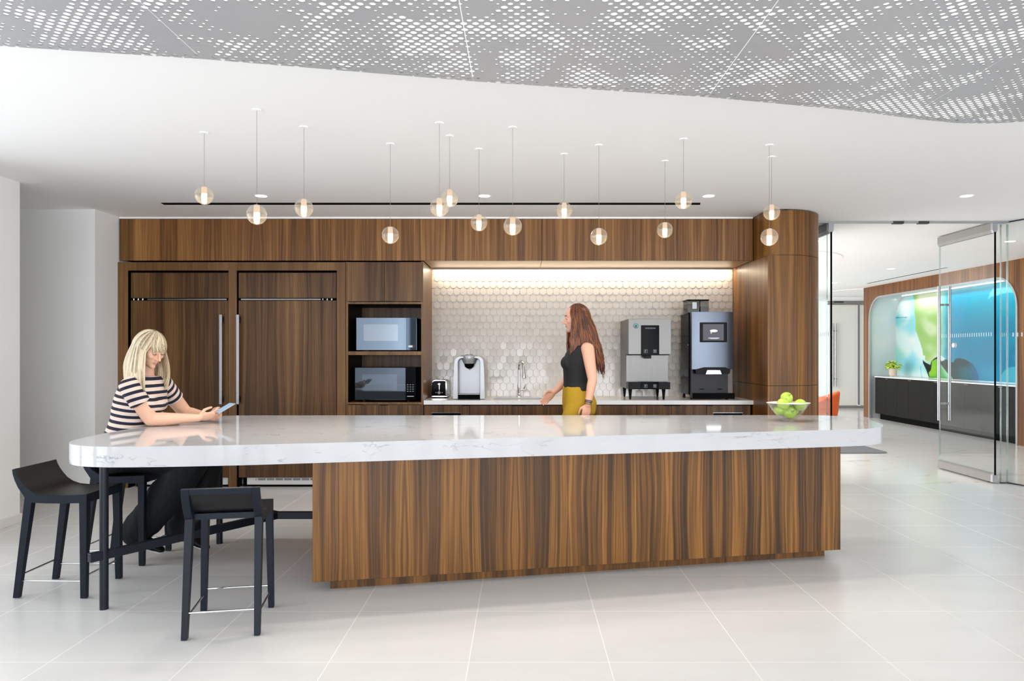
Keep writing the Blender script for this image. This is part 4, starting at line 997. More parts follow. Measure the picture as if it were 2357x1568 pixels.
aps = [(1818, 950, 4.970, 0.3, 1.2, 'green apple lowest at the centre front of the glass bowl'),
       (1795, 943, 5.010, 2.2, -0.5, 'green apple low at the left of the glass bowl'),
       (1803, 930, 4.955, 1.1, 0.5, 'green apple in front under the rim, left of centre'),
       (1842, 932, 4.985, 0.5, -0.45, 'green apple on the right with its stem dimple showing'),
       (1811, 916, 5.035, -0.6, 0.35, 'green apple on the very top of the pile'),
       (1824, 944, 5.050, 2.0, 0.9, 'green apple at the back, mostly hidden behind the others')]
first = None
for k, (px, py, D, rz, rx, lab) in enumerate(aps):
    a = apple(first); first = first or a
    a.location = P(px, py, D); a.rotation_euler = (rx, 0.2*k, rz); a['label'] = lab

# ================================================================== counter appliances
ZW = ZC
def txt(name, s, loc, size, mat, parent, rot=(PI/2, 0, 0), align='CENTER'):
    c = bpy.data.curves.new(name, 'FONT'); c.body = s; c.size = size; c.align_x = align; c.align_y = 'CENTER'; c.extrude = 0.0004
    q = bpy.data.objects.new('tmp', c); COL.objects.link(q); dg = bpy.context.evaluated_depsgraph_get()
    me = bpy.data.meshes.new_from_object(q.evaluated_get(dg)); bpy.data.objects.remove(q)
    o = bpy.data.objects.new(name, me); COL.objects.link(o); me.materials.clear(); me.materials.append(mat)
    o.parent = parent; o.location = Vector(loc)-wloc(parent); o.rotation_euler = rot
    return o
M['print'] = simple('pale_print', (222,226,230), 0.5)
M['print_d'] = simple('grey_print', (150,156,162), 0.5)
# toaster
r = root('toaster', (-0.865, 7.6, ZW), 'small black and chrome two-slice toaster at the left end of the worktop', 'toaster')
def rrect(cx, cz, hw, h, rr, n=6, tap=0):
    p = []
    for (sx, sz, a0_) in ((1, 1, 0), (-1, 1, PI/2), (-1, 0, PI), (1, 0, 3*PI/2)):
        for k in range(n+1):
            a = a0_+PI/2*k/n; rr1 = rr if sz else rr*0.35
            w_ = hw-(tap if sz else 0)
            p.append((cx+sx*(w_-rr1)+rr1*math.cos(a), (cz+h-rr1 if sz else cz+rr1)+rr1*math.sin(a)))
    return p
tx = -0.866
obj('body', MB().prism(rrect(tx, ZW+0.022, 0.083, 0.158, 0.035, tap=0.006), 7.50, 7.75, 'y'), M['black_gloss'], r, bevel=0.006, seg=3)
obj('top_band', MB().prism([(x_, z_) for x_, z_ in rrect(tx, ZW+0.13, 0.082, 0.058, 0.034, tap=0.005) if True], 7.515, 7.735, 'y'), M['chrome'], r, bevel=0.003)
obj('chrome_corner', MB().prism([(tx+0.064, ZW+0.03), (tx+0.088, ZW+0.03), (tx+0.083, ZW+0.15), (tx+0.062, ZW+0.17)], 7.497, 7.752, 'y'), M['chrome'], r, bevel=0.004)
obj('base', MB().box(tx-0.085, tx+0.085, 7.505, 7.745, ZW+0.008, ZW+0.024), M['chrome'], r, bevel=0.003)
ft = MB()
for sx in (-0.06, 0.06):
    for yy in (7.53, 7.72): ft.cyl((tx+sx, yy), 0.012, ZW, ZW+0.009, 10)
obj('feet', ft, M['black_plastic'], r)
sl = MB()
for q in (-0.026, 0.026): sl.box(tx+q-0.012, tx+q+0.012, 7.535, 7.715, ZW+0.185, ZW+0.1895)
obj('slot', sl, M['black'], r)
obj('lever_slot', MB().box(tx-0.003, tx+0.003, 7.496, 7.501, ZW+0.075, ZW+0.155), M['chrome'], r)
obj('lever', MB().box(tx-0.014, tx+0.014, 7.475, 7.499, ZW+0.140, ZW+0.154), M['chrome'], r, bevel=0.003)
obj('knob', MB().tube([(tx, 7.499, ZW+0.055), (tx, 7.480, ZW+0.055)], 0.016, 20), M['chrome'], r, smooth=40)
bt = MB()
for q in (-0.032, 0.032): bt.tube([(tx+q, 7.499, ZW+0.056), (tx+q, 7.493, ZW+0.056)], 0.006, 12)
obj('button', bt, M['chrome'], r, smooth=40)

# pod coffee brewer
bxc, bhw = PX(1079.3, 7.25), 0.1605
r = root('coffee_brewer', (bxc, 7.45, ZW), 'silver single-cup pod brewer with a tall open cup bay', 'coffee maker')
def arch_sec(hw, h, rr, inw, inz0, inz1, inr, n=7):
    p = [(bxc-hw-0.004, ZW+0.002)]
    for k in range(n+1): a = PI-PI/2*k/n; p.append((bxc-hw+0.006+rr+rr*math.cos(a), ZW+h-rr+rr*math.sin(a)))
    for k in range(n+1): a = PI/2-PI/2*k/n; p.append((bxc+hw-0.006-rr+rr*math.cos(a), ZW+h-rr+rr*math.sin(a)))
    p.append((bxc+hw+0.004, ZW+0.002))
    if inw:
        p.append((bxc+inw, ZW+0.002))
        for k in range(n+1): a = PI/2*k/n; p.append((bxc+inw-inr+inr*math.cos(a), ZW+inz1-inr+inr*math.sin(a)))
        for k in range(n+1): a = PI/2+PI/2*k/n; p.append((bxc-inw+inr+inr*math.cos(a), ZW+inz1-inr+inr*math.sin(a)))
        p.append((bxc-inw, ZW+0.002))
    return p
H_ = 0.455
obj('housing', MB().prism(arch_sec(bhw-0.002, H_-0.012, 0.062, 0.111, 0, H_-0.035, 0.045), 7.25, 7.42, 'y'), M['silver'], r, bevel=0.006, seg=3)
obj('body', MB().prism(arch_sec(bhw-0.006, H_-0.016, 0.06, 0, 0, 0, 0), 7.42, 7.62, 'y'), M['silver'], r, bevel=0.008, seg=3)
obj('bay_liner', MB().box(bxc-0.110, bxc+0.110, 7.40, 7.419, ZW+0.05, ZW+H_-0.05), M['silver'], r)
hdx = [((0.092, 0.0), H_+0.000), ((0.086, 0), H_-0.02), ((0.062, 0), H_-0.075)]
m = MB(); rings = []
for hw_, z_, yf in ((0.088, H_-0.006, 7.222), (0.087, H_-0.014, 7.218), (0.076, H_-0.050, 7.226), (0.060, H_-0.090, 7.236)):
    rings.append([(bxc+hw_*math.sin(t)*(1.0 if abs(math.sin(t)) < 1 else 1), 7.33-(7.33-yf)*math.cos(t) if math.cos(t) > 0 else 7.33-0.08*math.cos(t), ZW+z_) for t in [2*PI*k/32 for k in range(32)]])
m.loft(rings); obj('brew_head', m, M['silver'], r, smooth=40)
obj('button_panel', MB().lathe([(0.043, 0), (0.043, 0.006), (0.038, 0.009), (0.005, 0.009)], (bxc, 7.275, ZW+H_-0.007), 28), M['alu'], r, smooth=40)
bb = MB()
for q in (-0.018, 0.018): bb.ell((bxc+q, 7.27, ZW+H_+0.002), (0.013, 0.010, 0.004))
obj('button', bb, M['dark_grey'], r, smooth=60)
obj('pod_holder', MB().lathe([(0.020, -0.142), (0.044, -0.125), (0.055, -0.088), (0.055, -0.086)], (bxc, 7.31, ZW+H_), 28), M['black_gloss'], r, smooth=40)
obj('spout', MB().lathe([(0.006, -0.155), (0.012, -0.142), (0.012, -0.14)], (bxc, 7.31, ZW+H_), 16), M['chrome'], r, smooth=40)
obj('drip_tray', MB().box(bxc-0.109, bxc+0.109, 7.245, 7.415, ZW+0.001, ZW+0.048), M['black_gloss'], r, bevel=0.004)
obj('tray_grid', MB().box(bxc-0.108, bxc+0.108, 7.25, 7.415, ZW+0.0485, ZW+0.056), M['silver'], r, bevel=0.002)

# tap
tc = Vector((PX(1194.5, 7.69), 7.69, ZW))
r = root('kitchen_tap', tuple(tc), 'chrome gooseneck tap with pull-down head behind the sink', 'tap')
obj('base_ring', MB().lathe([(0.027, 0), (0.027, 0.006), (0.021, 0.012)], tc, 24), M['chrome'], r, smooth=40)
pts = [tc+Vector((0, 0, 0.01)), tc+Vector((0, 0, 0.13))]
obj('body', MB().tube([tc+Vector((0, 0, 0.008)), tc+Vector((0, 0, 0.14))], 0.0165, 20), M['chrome'], r, smooth=40)
nk = [tc+Vector((0, 0, 0.13)), tc+Vector((0.001, 0, 0.29))]
dxy = Vector((0.30, -0.954, 0)).normalized()
for k in range(1, 13):
    a = PI*k/12*0.98; nk.append(tc+Vector((0, 0, 0.30))+dxy*(0.085-0.085*math.cos(a))+Vector((0, 0, 0.088*math.sin(a))))
obj('neck', MB().tube(nk, 0.0115, 16), M['chrome'], r, smooth=50)
e = nk[-1]; dd = (nk[-1]-nk[-2]).normalized()
obj('spray_head', MB().tube([e-dd*0.005, e+dd*0.03, e+dd*0.085, e+dd*0.10], [0.013, 0.015, 0.020, 0.0195], 18), M['chrome'], r, smooth=40)
hd = MB().tube([tc+Vector((0.012, -0.004, 0.078)), tc+Vector((0.058, -0.02, 0.078))], [0.015, 0.013], 16).tube([tc+Vector((0.050, -0.018, 0.080)), tc+Vector((0.066, -0.03, 0.112)), tc+Vector((0.070, -0.034, 0.135))], [0.008, 0.006, 0.004], 10)
obj('lever', hd, M['chrome'], r, smooth=45)

# ice and water dispenser
ID = 7.19
ix0, ix1 = PX(1446.4, ID), PX(1545, ID); zt_, zm, zl = PZ(734, ID), PZ(816, ID), PZ(880, ID)
r = root('ice_dispenser', ((ix0+ix1)/2, 7.45, ZW), 'stainless countertop ice and water dispenser on tapered black legs', 'ice dispenser')
zbot = PZ(896.4, ID)
obj('cabinet', MB().box(ix0, ix1, ID+0.14, 7.765, zbot, zt_), M['steel'], r, bevel=0.003)
obj('upper_front', MB().box(ix0, ix1, ID, ID+0.139, zm, zt_), M['steel'], r, bevel=0.003)
obj('lower_front', MB().box(ix0-0.004, ix1+0.002-0.012, ID+0.115, ID+0.139, zl, zm-0.008), M['steel'], r)
obj('shade_lip', MB().box(ix0-0.006, ix1-0.015, ID+0.01, ID+0.13, zm-0.009, zm-0.001), M['black_plastic'], r)
dx0, dx1 = PX(1475.5, ID), PX(1517, ID)
cp = obj('control_panel', MB().box(dx0, dx1, ID-0.012, ID-0.0005, PZ(818, ID), PZ(749, ID)), M['black_gloss'], r, bevel=0.003)
txt('lettering', 'HOSHIZAKI', (PX(1496.5, ID), ID-0.0128, PZ(756, ID)), 0.0205, M['print_d'], cp)
def icon(parent, px, py, D, s_=0.017, kind=0):
    X_, _, Z_ = P(px, py, D); y_ = D-0.0125; t_ = 0.0022; m = MB()
    for b_ in ((X_-s_, X_+s_, Z_+s_-t_, Z_+s_), (X_-s_, X_+s_, Z_-s_, Z_-s_+t_), (X_-s_, X_-s_+t_, Z_-s_, Z_+s_), (X_+s_-t_, X_+s_, Z_-s_, Z_+s_)): m.box(b_[0], b_[1], y_, y_+0.001, b_[2], b_[3])
    if kind: m.box(X_-0.007, X_-0.002, y_, y_+0.001, Z_-0.011, Z_+0.009).box(X_-0.001, X_+0.006, y_, y_+0.001, Z_+0.002, Z_+0.009)
    else: m.box(X_-0.009, X_+0.008, y_, y_+0.001, Z_-0.001, Z_+0.009).box(X_-0.008, X_+0.009, y_, y_+0.001, Z_-0.010, Z_-0.006)
    obj('icon', m, M['print_d'], parent)
icon(cp, 1486, 808.5, ID, kind=1); icon(cp, 1507, 808.5, ID)
em = root('emblem', (0, 0, 0), None, None); em.parent = r; ec = P(1463.8, 750.5, ID)
em.location = Vector(ec)-wloc(r)
obj('disc', MB().tube([(ec[0], ID-0.004, ec[2]), (ec[0], ID-0.0005, ec[2])], 0.026, 28), simple('emblem_teal', (24,66,78), 0.4), em, smooth=40)
g_ = MB().tube([(ec[0], ID-0.0048, ec[2]), (ec[0], ID-0.0042, ec[2])], 0.0205, 28); obj('inner_disc', g_, simple('emblem_pale', (120,182,188), 0.4), em, smooth=40)
fg = MB()
for (ax, az, rx_, rz_) in ((0.002, 0.009, 0.006, 0.006), (-0.001, -0.003, 0.007, 0.010), (-0.010, 0.0, 0.003, 0.009), (0.010, -0.002, 0.003, 0.009), (0.0, -0.015, 0.011, 0.003)): fg.ell((ec[0]+ax, ID-0.0050, ec[2]+az), (rx_, 0.0006, rz_), nu=12, nv=6)
obj('figure', fg, simple('emblem_dark', (16,52,66), 0.4), em, smooth=60)
sp_ = MB().box(PX(1486, ID), PX(1500, ID), ID+0.02, ID+0.09, PZ(825.5, ID), zm-0.009).box(PX(1482, ID), PX(1486, ID), ID+0.02, ID+0.05, PZ(823, ID), zm-0.009)
obj('chute', sp_, M['black_plastic'], r, bevel=0.002)
dp = obj('drain_front', MB().box(ix0-0.0, PX(1542.6, ID), ID-0.004, ID+0.139, zbot, PZ(880.2, ID)), M['black_plastic'], r, bevel=0.003)
c2 = obj('lower_panel', MB().box(PX(1475, ID), PX(1516, ID), ID-0.012, ID-0.0045, zbot+0.002, PZ(879, ID)), M['black_gloss'], dp, bevel=0.002)
icon(c2, 1486, 888.5, ID, 0.016, 1); icon(c2, 1507, 888.5, ID, 0.016)
for (X_, Y_) in ((PX(1450.5, 7.27), 7.27), (PX(1527.5, 7.27), 7.27), (PX(1437.5, 7.71), 7.71), (ix1-0.04, 7.71)):
    obj('leg', MB().lathe([(0.009, 0.0), (0.011, 0.012), (0.020, zbot-ZW-0.004), (0.022, zbot-ZW)], (X_, Y_, ZW), 20), M['black_plastic'], r, smooth=40)

# bean-to-cup coffee machine
CD = 7.22
kx0_, kx1_ = PX(1592, CD), PX(1687.5, CD)
r = root('coffee_machine', ((kx0_+kx1_)/2, 7.45, ZW), 'tall silver-blue bean-to-cup coffee machine with a touchscreen', 'coffee machine')
zt2, zf, zc2, zb2 = PZ(718, CD), PZ(850, CD), PZ(905, CD), PZ(918, CD)
obj('body', MB().box(kx0_-0.012, kx1_-0.03, 7.30, 7.66, PZ(910, CD), zt2-0.012), M['black_gloss'], r, bevel=0.003)
m = MB(); fr_ = []
N = 14
for k in range(N+1):
    t = k/N; X_ = kx0_+(kx1_-kx0_)*t; fr_.append((X_, CD-0.018*math.sin(PI*t)**0.6))
bk = [(kx1_, 7.298), (kx0_, 7.298)]
zn = PZ(850.5, CD)
m.prism(fr_+bk, zn, zt2); obj('front_panel', m, M['silver_blue'], r, smooth=25, bevel=0.002)
obj('bay_back', MB().box(kx0_, kx1_-0.032, 7.292, 7.299, zb2+0.01, zn), M['dark_grey'], r)
obj('bay_floor_side', MB().box(kx0_, kx0_+0.008, CD+0.01, 7.292, zb2+0.01, zn), M['dark_grey'], r)
hx0_, hx1_ = PX(1599, CD), PX(1680, CD)
obj('brew_head', MB().prism([(hx0_, zn-0.001), (hx0_+0.01, zn-0.045), (hx1_-0.01, zn-0.045), (hx1_, zn-0.001), (hx1_-0.05, zn+0.022), (hx0_+0.09, zn+0.022)], CD-0.022, 7.285, 'y'), M['black_plastic'], r, bevel=0.002)
obj('spout', MB().prism([(PX(1621, CD), zn-0.05), (PX(1625, CD), zn-0.004), (PX(1655, CD), zn-0.004), (PX(1659, CD), zn-0.05)], CD-0.05, CD-0.022, 'y'), M['chrome'], r, bevel=0.004)
s0, s1, s2_, s3_ = PX(1610, CD), PX(1672, CD), PZ(788, CD), PZ(742.5, CD)
sc_ = obj('touchscreen', MB().box(s0, s1, CD-0.030, CD-0.012, s2_, s3_), M['black_plastic'], r, bevel=0.006, seg=3)
scr = emit('screen_glow', lin((112,110,118)), 0.9)
obj('screen_image', MB().box(s0+0.028, s1-0.036, CD-0.0312, CD-0.030, s2_+0.018, s3_-0.018), scr, sc_)
cupc = P(1641, 762, CD)
ic = MB().ell((cupc[0], CD-0.0318, cupc[2]), (0.040, 0.0006, 0.014), nu=24, nv=8).ell((cupc[0]-0.026, CD-0.0318, cupc[2]-0.016), (0.005, 0.0006, 0.014), nu=12, nv=6)
obj('cup_icon', ic, emit('screen_white', (1, 1, 1), 0.95), sc_, smooth=60)
obj('text_line', MB().box(cupc[0]-0.055, cupc[0]+0.056, CD-0.0321, CD-0.0313, PZ(779.5, CD), PZ(777.5, CD)).box(cupc[0]-0.035, cupc[0]+0.04, CD-0.0321, CD-0.0313, PZ(780.6, CD), PZ(779.6, CD)), emit('screen_text', (0.9, 0.88, 1), 0.7), sc_)
obj('drip_tray', MB().box(PX(1592.5, CD), PX(1689.5, CD), CD-0.03, 7.31, zb2, zc2), M['black_gloss'], r, bevel=0.004)
ft = MB()
for X_ in (kx0_+0.01, kx1_-0.05):
    for Y_ in (CD+0.05, 7.60): ft.cyl((X_, Y_), 0.014, ZW, zb2+0.04 if Y_ > 7.5 else zb2+0.001, 12)
obj('feet', ft, M['black_plastic'], r)
gd = MB()
for px in (1616, 1657): gd.ell((PX(px, 7.27), 7.275, PZ(896, 7.27)), (0.030, 0.014, 0.004), nu=16, nv=6)
obj('cup_ring', gd, M['black_gloss'], r, smooth=60)
obj('side_lock', MB().tube([(kx0_-0.016, 7.32, PZ(794, CD)), (kx0_-0.010, 7.32, PZ(794, CD))], 0.008, 12), M['chrome'], r, smooth=40)
M['hopper'] = glass('smoked_hopper', (0.45, 0.40, 0.36), 0.06, 0.5)
M['beans'] = simple('coffee_beans', (40,26,20), 0.4, var=0.5, scale=120, bump=0.6)
for a, b, lev in ((1582, 1610.5, 0.75), (1612, 1631.5, 0.55)):
    X0, X1 = PX(a, 7.33), PX(b, 7.33); z0 = zt2-0.012; z1 = PZ(692, 7.33)
    h = obj('bean_hopper', MB().box(X0, X1, 7.33, 7.52, z0, z1), M['hopper'], r, bevel=0.004)
    obj('lid', MB().box(X0-0.004, X1+0.003, 7.325, 7.525, z1, z1+0.012), M['black_plastic'], h, bevel=0.003)
    obj('beans', MB().box(X0+0.006, X1-0.006, 7.338, 7.512, z0+0.001, z0+(z1-z0)*lev), M['beans'], h)
obj('hopper_label', MB().box(PX(1593.5, 7.33), PX(1603.5, 7.33), 7.326, 7.3285, PZ(711, 7.33), PZ(696, 7.33)), M['print'], r)

# microwaves
def mirror_door(name, c):
    n = NT(name); n.set(Base_Color=lin(c), Metallic=0.85, Roughness=0.03); return n.m
MWm = mirror_door('mirror_glass', (112,126,142)); MWd = mirror_door('dark_mirror_glass', (74,82,92))
MX0, MX1, MY = PX(820, 7.15), PX(959.2, 7.15), 7.15
z0, z1 = fz(809)+0.012, PZ(731.5, 7.15)
r = root('microwave_oven', ((MX0+MX1)/2, 7.4, fz(809)), 'upper microwave with a bright mirrored door in the tall cabinet', 'microwave', 'microwaves in the tall cabinet')
obj('housing', MB().box(MX0+0.002, MX1-0.002, MY+0.018, 7.62, z0, z1-0.002), M['black_plastic'], r)
obj('door', MB().box(MX0, PX(935.5, MY), MY, MY+0.017, z0, z1), MWm, r, bevel=0.002)
obj('door_window', MB().box(PX(837, MY), PX(916, MY), MY-0.0012, MY-0.0002, PZ(785, MY), PZ(747, MY)), mirror_door('mirror_window', (136,146,158)), r)
cp = obj('control_strip', MB().box(PX(936, MY), MX1, MY, MY+0.017, z0, z1), MWm, r, bevel=0.002)
lb2 = MB(); a, b, c, d_ = PX(939, MY), PX(954.5, MY), PZ(800.5, MY), PZ(794.5, MY)
lb2.box(a, b, MY-0.0015, MY-0.0005, c, d_); obj('label_plate', lb2, M['dark_grey'], cp)
obj('label_face', MB().box(a+0.003, b-0.022, MY-0.0022, MY-0.0015, c+0.003, d_-0.003), M['print'], cp)
ft = MB()
for X_ in (MX0+0.06, MX1-0.06):
    for Y_ in (MY+0.06, 7.56): ft.cyl((X_, Y_), 0.014, fz(809), z0+0.001, 12)
obj('feet', ft, M['black_plastic'], r)
MX0, MX1 = PX(817, 7.15), PX(956.8, 7.15); z0, z1 = bayb+0.02, PZ(846.5, 7.15)
r = root('microwave_oven', ((MX0+MX1)/2, 7.4, bayb), 'lower microwave with a dark mirrored door in the tall cabinet', 'microwave', 'microwaves in the tall cabinet')
obj('housing', MB().box(MX0+0.002, MX1-0.002, MY+0.018, 7.62, z0, z1-0.002), M['black_plastic'], r)
obj('door', MB().box(MX0, PX(933.5, MY), MY, MY+0.017, z0, z1), MWd, r, bevel=0.002)
obj('door_window', MB().box(PX(834, MY), PX(914, MY), MY-0.0012, MY-0.0002, PZ(899, MY), PZ(862, MY)), mirror_door('dark_mirror_window', (88,96,108)), r)
cp = obj('control_strip', MB().box(PX(934, MY), MX1, MY, MY+0.017, z0, z1), M['black_gloss'], r, bevel=0.002)
bt = MB()
for i in range(3):
    for j in range(4):
        X_, _, Z_ = P(938.5+i*6.0, 886+j*5, MY); bt.box(X_-0.007, X_+0.007, MY-0.0015, MY-0.0005, Z_-0.003, Z_+0.003)
obj('buttons', bt, M['print_d'], cp)
obj('start_bar', MB().box(PX(937, MY), PX(952.5, MY), MY-0.0015, MY-0.0005, PZ(913.5, MY), PZ(911.5, MY)), M['print_d'], cp)
ft = MB()
for X_ in (MX0+0.08, MX1-0.08):
    for Y_ in (MY+0.06, 7.56): ft.cyl((X_, Y_), 0.018, bayb, z0+0.001, 12)
obj('feet', ft, M['black_plastic'], r)
# ================================================================== people
def skin_mat(name, a, b):
    n = NT(name); f = n.noise(n.pos(), 9, 3); n.set(Base_Color=n.mix(f, lin(a), lin(b)), Roughness=0.48, Subsurface_Weight=0.12, Subsurface_Radius=(0.012, 0.005, 0.003), Subsurface_Scale=1.0); return n.m
def frame(f, up=(0, 0, 1)):
    """columns: forward, left, up"""
    f = Vector(f).normalized(); l = Vector(up).cross(f).normalized(); u = f.cross(l)
    return Matrix((f, l, u)).transposed()
def head_shape(mb, c, R, s=1.0):
    c = Vector(c)
    def E(p, r, q=None): mb.ell(c+R@(Vector(p)*s), [x*s for x in r], R if q is None else R@q, 20, 14)
    ry = lambda d: Matrix.Rotation(math.radians(d), 3, 'Y'); rz = lambda d: Matrix.Rotation(math.radians(d), 3, 'Z')
    E((-0.012, 0, 0.028), (0.094, 0.073, 0.083))                 # cranium
    E((0.030, 0, 0.030), (0.058, 0.060, 0.062))                  # forehead
    E((0.030, 0, -0.030), (0.056, 0.056, 0.066))                 # mid face
    E((0.030, 0, -0.068), (0.046, 0.044, 0.034))                 # jaw
    E((0.060, 0, -0.090), (0.022, 0.021, 0.018))                 # chin
    for t in (-1, 1):
        E((0.058, t*0.032, -0.018), (0.026, 0.024, 0.022))       # cheekbones
        E((0.070, t*0.034, 0.020), (0.018, 0.022, 0.008))        # brow
        E((0.040, t*0.038, 0.002), (0.036, 0.022, 0.046)); E((0.050, t*0.034, -0.012), (0.032, 0.025, 0.034))        # temple and cheek
        E((0.000, t*0.060, -0.050), (0.040, 0.012, 0.030))       # jaw angle
        E((0.070, t*0.031, 0.004), (0.0135, 0.0145, 0.0125))     # eyelids
        E((-0.005, t*0.073, -0.008), (0.016, 0.006, 0.028), rz(t*18))   # ears
        E((0.091, t*0.010, -0.034), (0.009, 0.008, 0.007))       # nostrils
    mb.tube([c+R@(Vector(p)*s) for p in ((0.082, 0, 0.018), (0.091, 0, -0.002), (0.102, 0, -0.022), (0.106, 0, -0.031))], [(0.0065*s, 0.006*s), (0.0075*s, 0.007*s), (0.0090*s, 0.008*s), (0.0085*s, 0.007*s)], 12, up=R@Vector((1, 0, 0)), round_ends=True)
    E((0.078, 0, -0.054), (0.011, 0.019, 0.0055)); E((0.076, 0, -0.063), (0.010, 0.016, 0.006))
def face_parts(parent, c, R, s, brow, closed=False, lipc=(196,120,108)):
    c = Vector(c); q = lambda p: c+R@(Vector(p)*s)
    for t in (-1, 1):
        if not closed:
            obj('eye', MB().ell(q((0.0735, t*0.031, 0.004)), [0.0125*s]*3, R, 16, 10), M['eye_white'], parent, smooth=60)
            obj('iris', MB().ell(q((0.0842, t*0.0315, 0.003)), (0.0022*s, 0.0055*s, 0.0055*s), R, 12, 8), M['iris'], parent, smooth=60)
        obj('eyelashes', MB().tube([q((0.082, t*0.018, 0.002)), q((0.0865, t*0.031, -0.0015)), q((0.079, t*0.045, 0.001))], 0.0017*s, 6), M['lash'], parent, smooth=60)
        obj('eyebrow', MB().tube([q((0.086, t*0.015, 0.024)), q((0.0875, t*0.031, 0.029)), q((0.078, t*0.049, 0.023))], [0.0018*s, 0.0028*s, 0.0012*s], 6), brow, parent, smooth=60)
    lm = MB().tube([q((0.0785, -0.021, -0.0575)), q((0.0855, -0.010, -0.055)), q((0.0868, 0, -0.056)), q((0.0855, 0.010, -0.055)), q((0.0785, 0.021, -0.0575))], [0.0008*s, 0.0024*s, 0.0026*s, 0.0024*s, 0.0008*s], 8)
    lm.tube([q((0.0780, -0.019, -0.0592)), q((0.0835, -0.008, -0.0625)), q((0.0845, 0, -0.063)), q((0.0835, 0.008, -0.0625)), q((0.0780, 0.019, -0.0592))], [0.0008*s, 0.0026*s, 0.003*s, 0.0026*s, 0.0008*s], 8)
    lp = obj('lips', lm, simple('lip_skin', lipc, 0.4), parent, smooth=60); return lp
def hand(mb, wrist, d, nrm, side, curl=(0.5, 0.5, 0.5, 0.5), s=1.0, thumb=(0.9, 0.35), spread=0.06, wr=0.024):
    """d: along the hand; nrm: where the palm faces; side: towards the thumb"""
    W = Vector(wrist); d = Vector(d).normalized(); nrm = Vector(nrm); nrm = (nrm-d*nrm.dot(d)).normalized()
    side = Vector(side); side = (side-d*side.dot(d)-nrm*side.dot(nrm)).normalized()
    mb.tube([W-d*0.02, W+d*0.012*s, W+d*0.045*s, W+d*0.078*s, W+d*0.088*s], [(wr, wr*0.82), (0.027*s, 0.017*s), (0.038*s, 0.0145*s), (0.039*s, 0.0125*s), (0.034*s, 0.010*s)], 16, up=nrm, round_ends=True)
    # tube's first radius runs along t x up = side
    L = [(0.026, 0.042, 0.026, 0.020), (0.009, 0.046, 0.029, 0.021), (-0.009, 0.043, 0.027, 0.020), (-0.026, 0.034, 0.021, 0.018)]
    for i, (off, a, b, c) in enumerate(L):
        base = W+d*(0.080-0.004*(i in (0, 3)))*s+side*off*s
        dd = (d+side*off/0.026*spread).normalized(); p = [base-dd*0.02*s, base]; ang = 0
        for k, seg in enumerate((a, b, c)):
            ang += curl[i]*(0.85, 1.1, 0.75)[k]
            p.append(p[-1]+(dd*math.cos(ang)+nrm*math.sin(ang))*seg*s)
        r0 = (0.0088, 0.0091, 0.0087, 0.0076)[i]*s
        mb.tube(p, [r0, r0, r0*0.94, r0*0.88, r0*0.76], 10, up=side, round_ends=True)
    tb = W+d*0.018*s+side*0.022*s+nrm*0.006*s
    t1 = tb+(d*0.62+side*0.72+nrm*0.25).normalized()*0.040*s
    t2 = t1+(d*math.cos(thumb[1])+side*0.25*thumb[0]+nrm*math.sin(thumb[1])).normalized()*0.032*s
    t3 = t2+(d*math.cos(thumb[1])-side*0.12+nrm*math.sin(thumb[1])*1.1).normalized()*0.025*s
    mb.tube([tb, t1, t2, t3], [0.0135*s, 0.0115*s, 0.0098*s, 0.0082*s], 10, up=nrm, round_ends=True)
def limb(mb, pts, rad, n=16, up=(0, 0, 1)):
    # subdivide with catmull for a smooth taper
    P_ = [Vector(p) for p in pts]; out, ro = [], []; rad = [x if isinstance(x, tuple) else (x, x) for x in rad]
    for i in range(len(P_)-1):
        p0, p1, p2, p3 = P_[max(0, i-1)], P_[i], P_[i+1], P_[min(len(P_)-1, i+2)]
        for k in range(5):
            t = k/5; out.append(0.5*((2*p1)+(-p0+p2)*t+(2*p0-5*p1+4*p2-p3)*t*t+(-p0+3*p1-3*p2+p3)*t**3)); 
            a, b = rad[i], rad[i+1]
            ro.append(tuple(x+(y-x)*t for x, y in zip(a, b)) if isinstance(a, tuple) else a+(b-a)*t)
    out.append(P_[-1]); ro.append(rad[-1]); mb.tube(out, ro, n, up=up, round_ends=True)
def torso(mb, rings, n=28):
    """rings: centre, half depth, half width, forward"""
    R_ = []
    for c, rx, ry, f, u in rings:
        f = Vector(f).normalized(); l = Vector(u).cross(f).normalized(); c = Vector(c)
        R_.append([c+f*(math.copysign(abs(math.cos(2*PI*k/n))**0.85, math.cos(2*PI*k/n))*rx)+l*(math.copysign(abs(math.sin(2*PI*k/n))**0.85, math.sin(2*PI*k/n))*ry) for k in range(n)])
    mb.loft(R_)
def shoe(mb, heel, toe, up, L=0.25, wd=0.042):
    heel = Vector(heel); toe = Vector(toe); d = (toe-heel).normalized()
    mb.tube([heel, heel+d*L*0.25, heel+d*L*0.55, heel+d*L*0.8, heel+d*L*0.93], [(wd*0.8, wd*0.95), (wd*0.82, wd*1.0), (wd*0.92, wd*0.82), (wd*0.95, 0.026), (wd*0.72, 0.018)], 14, up=up, round_ends=True)

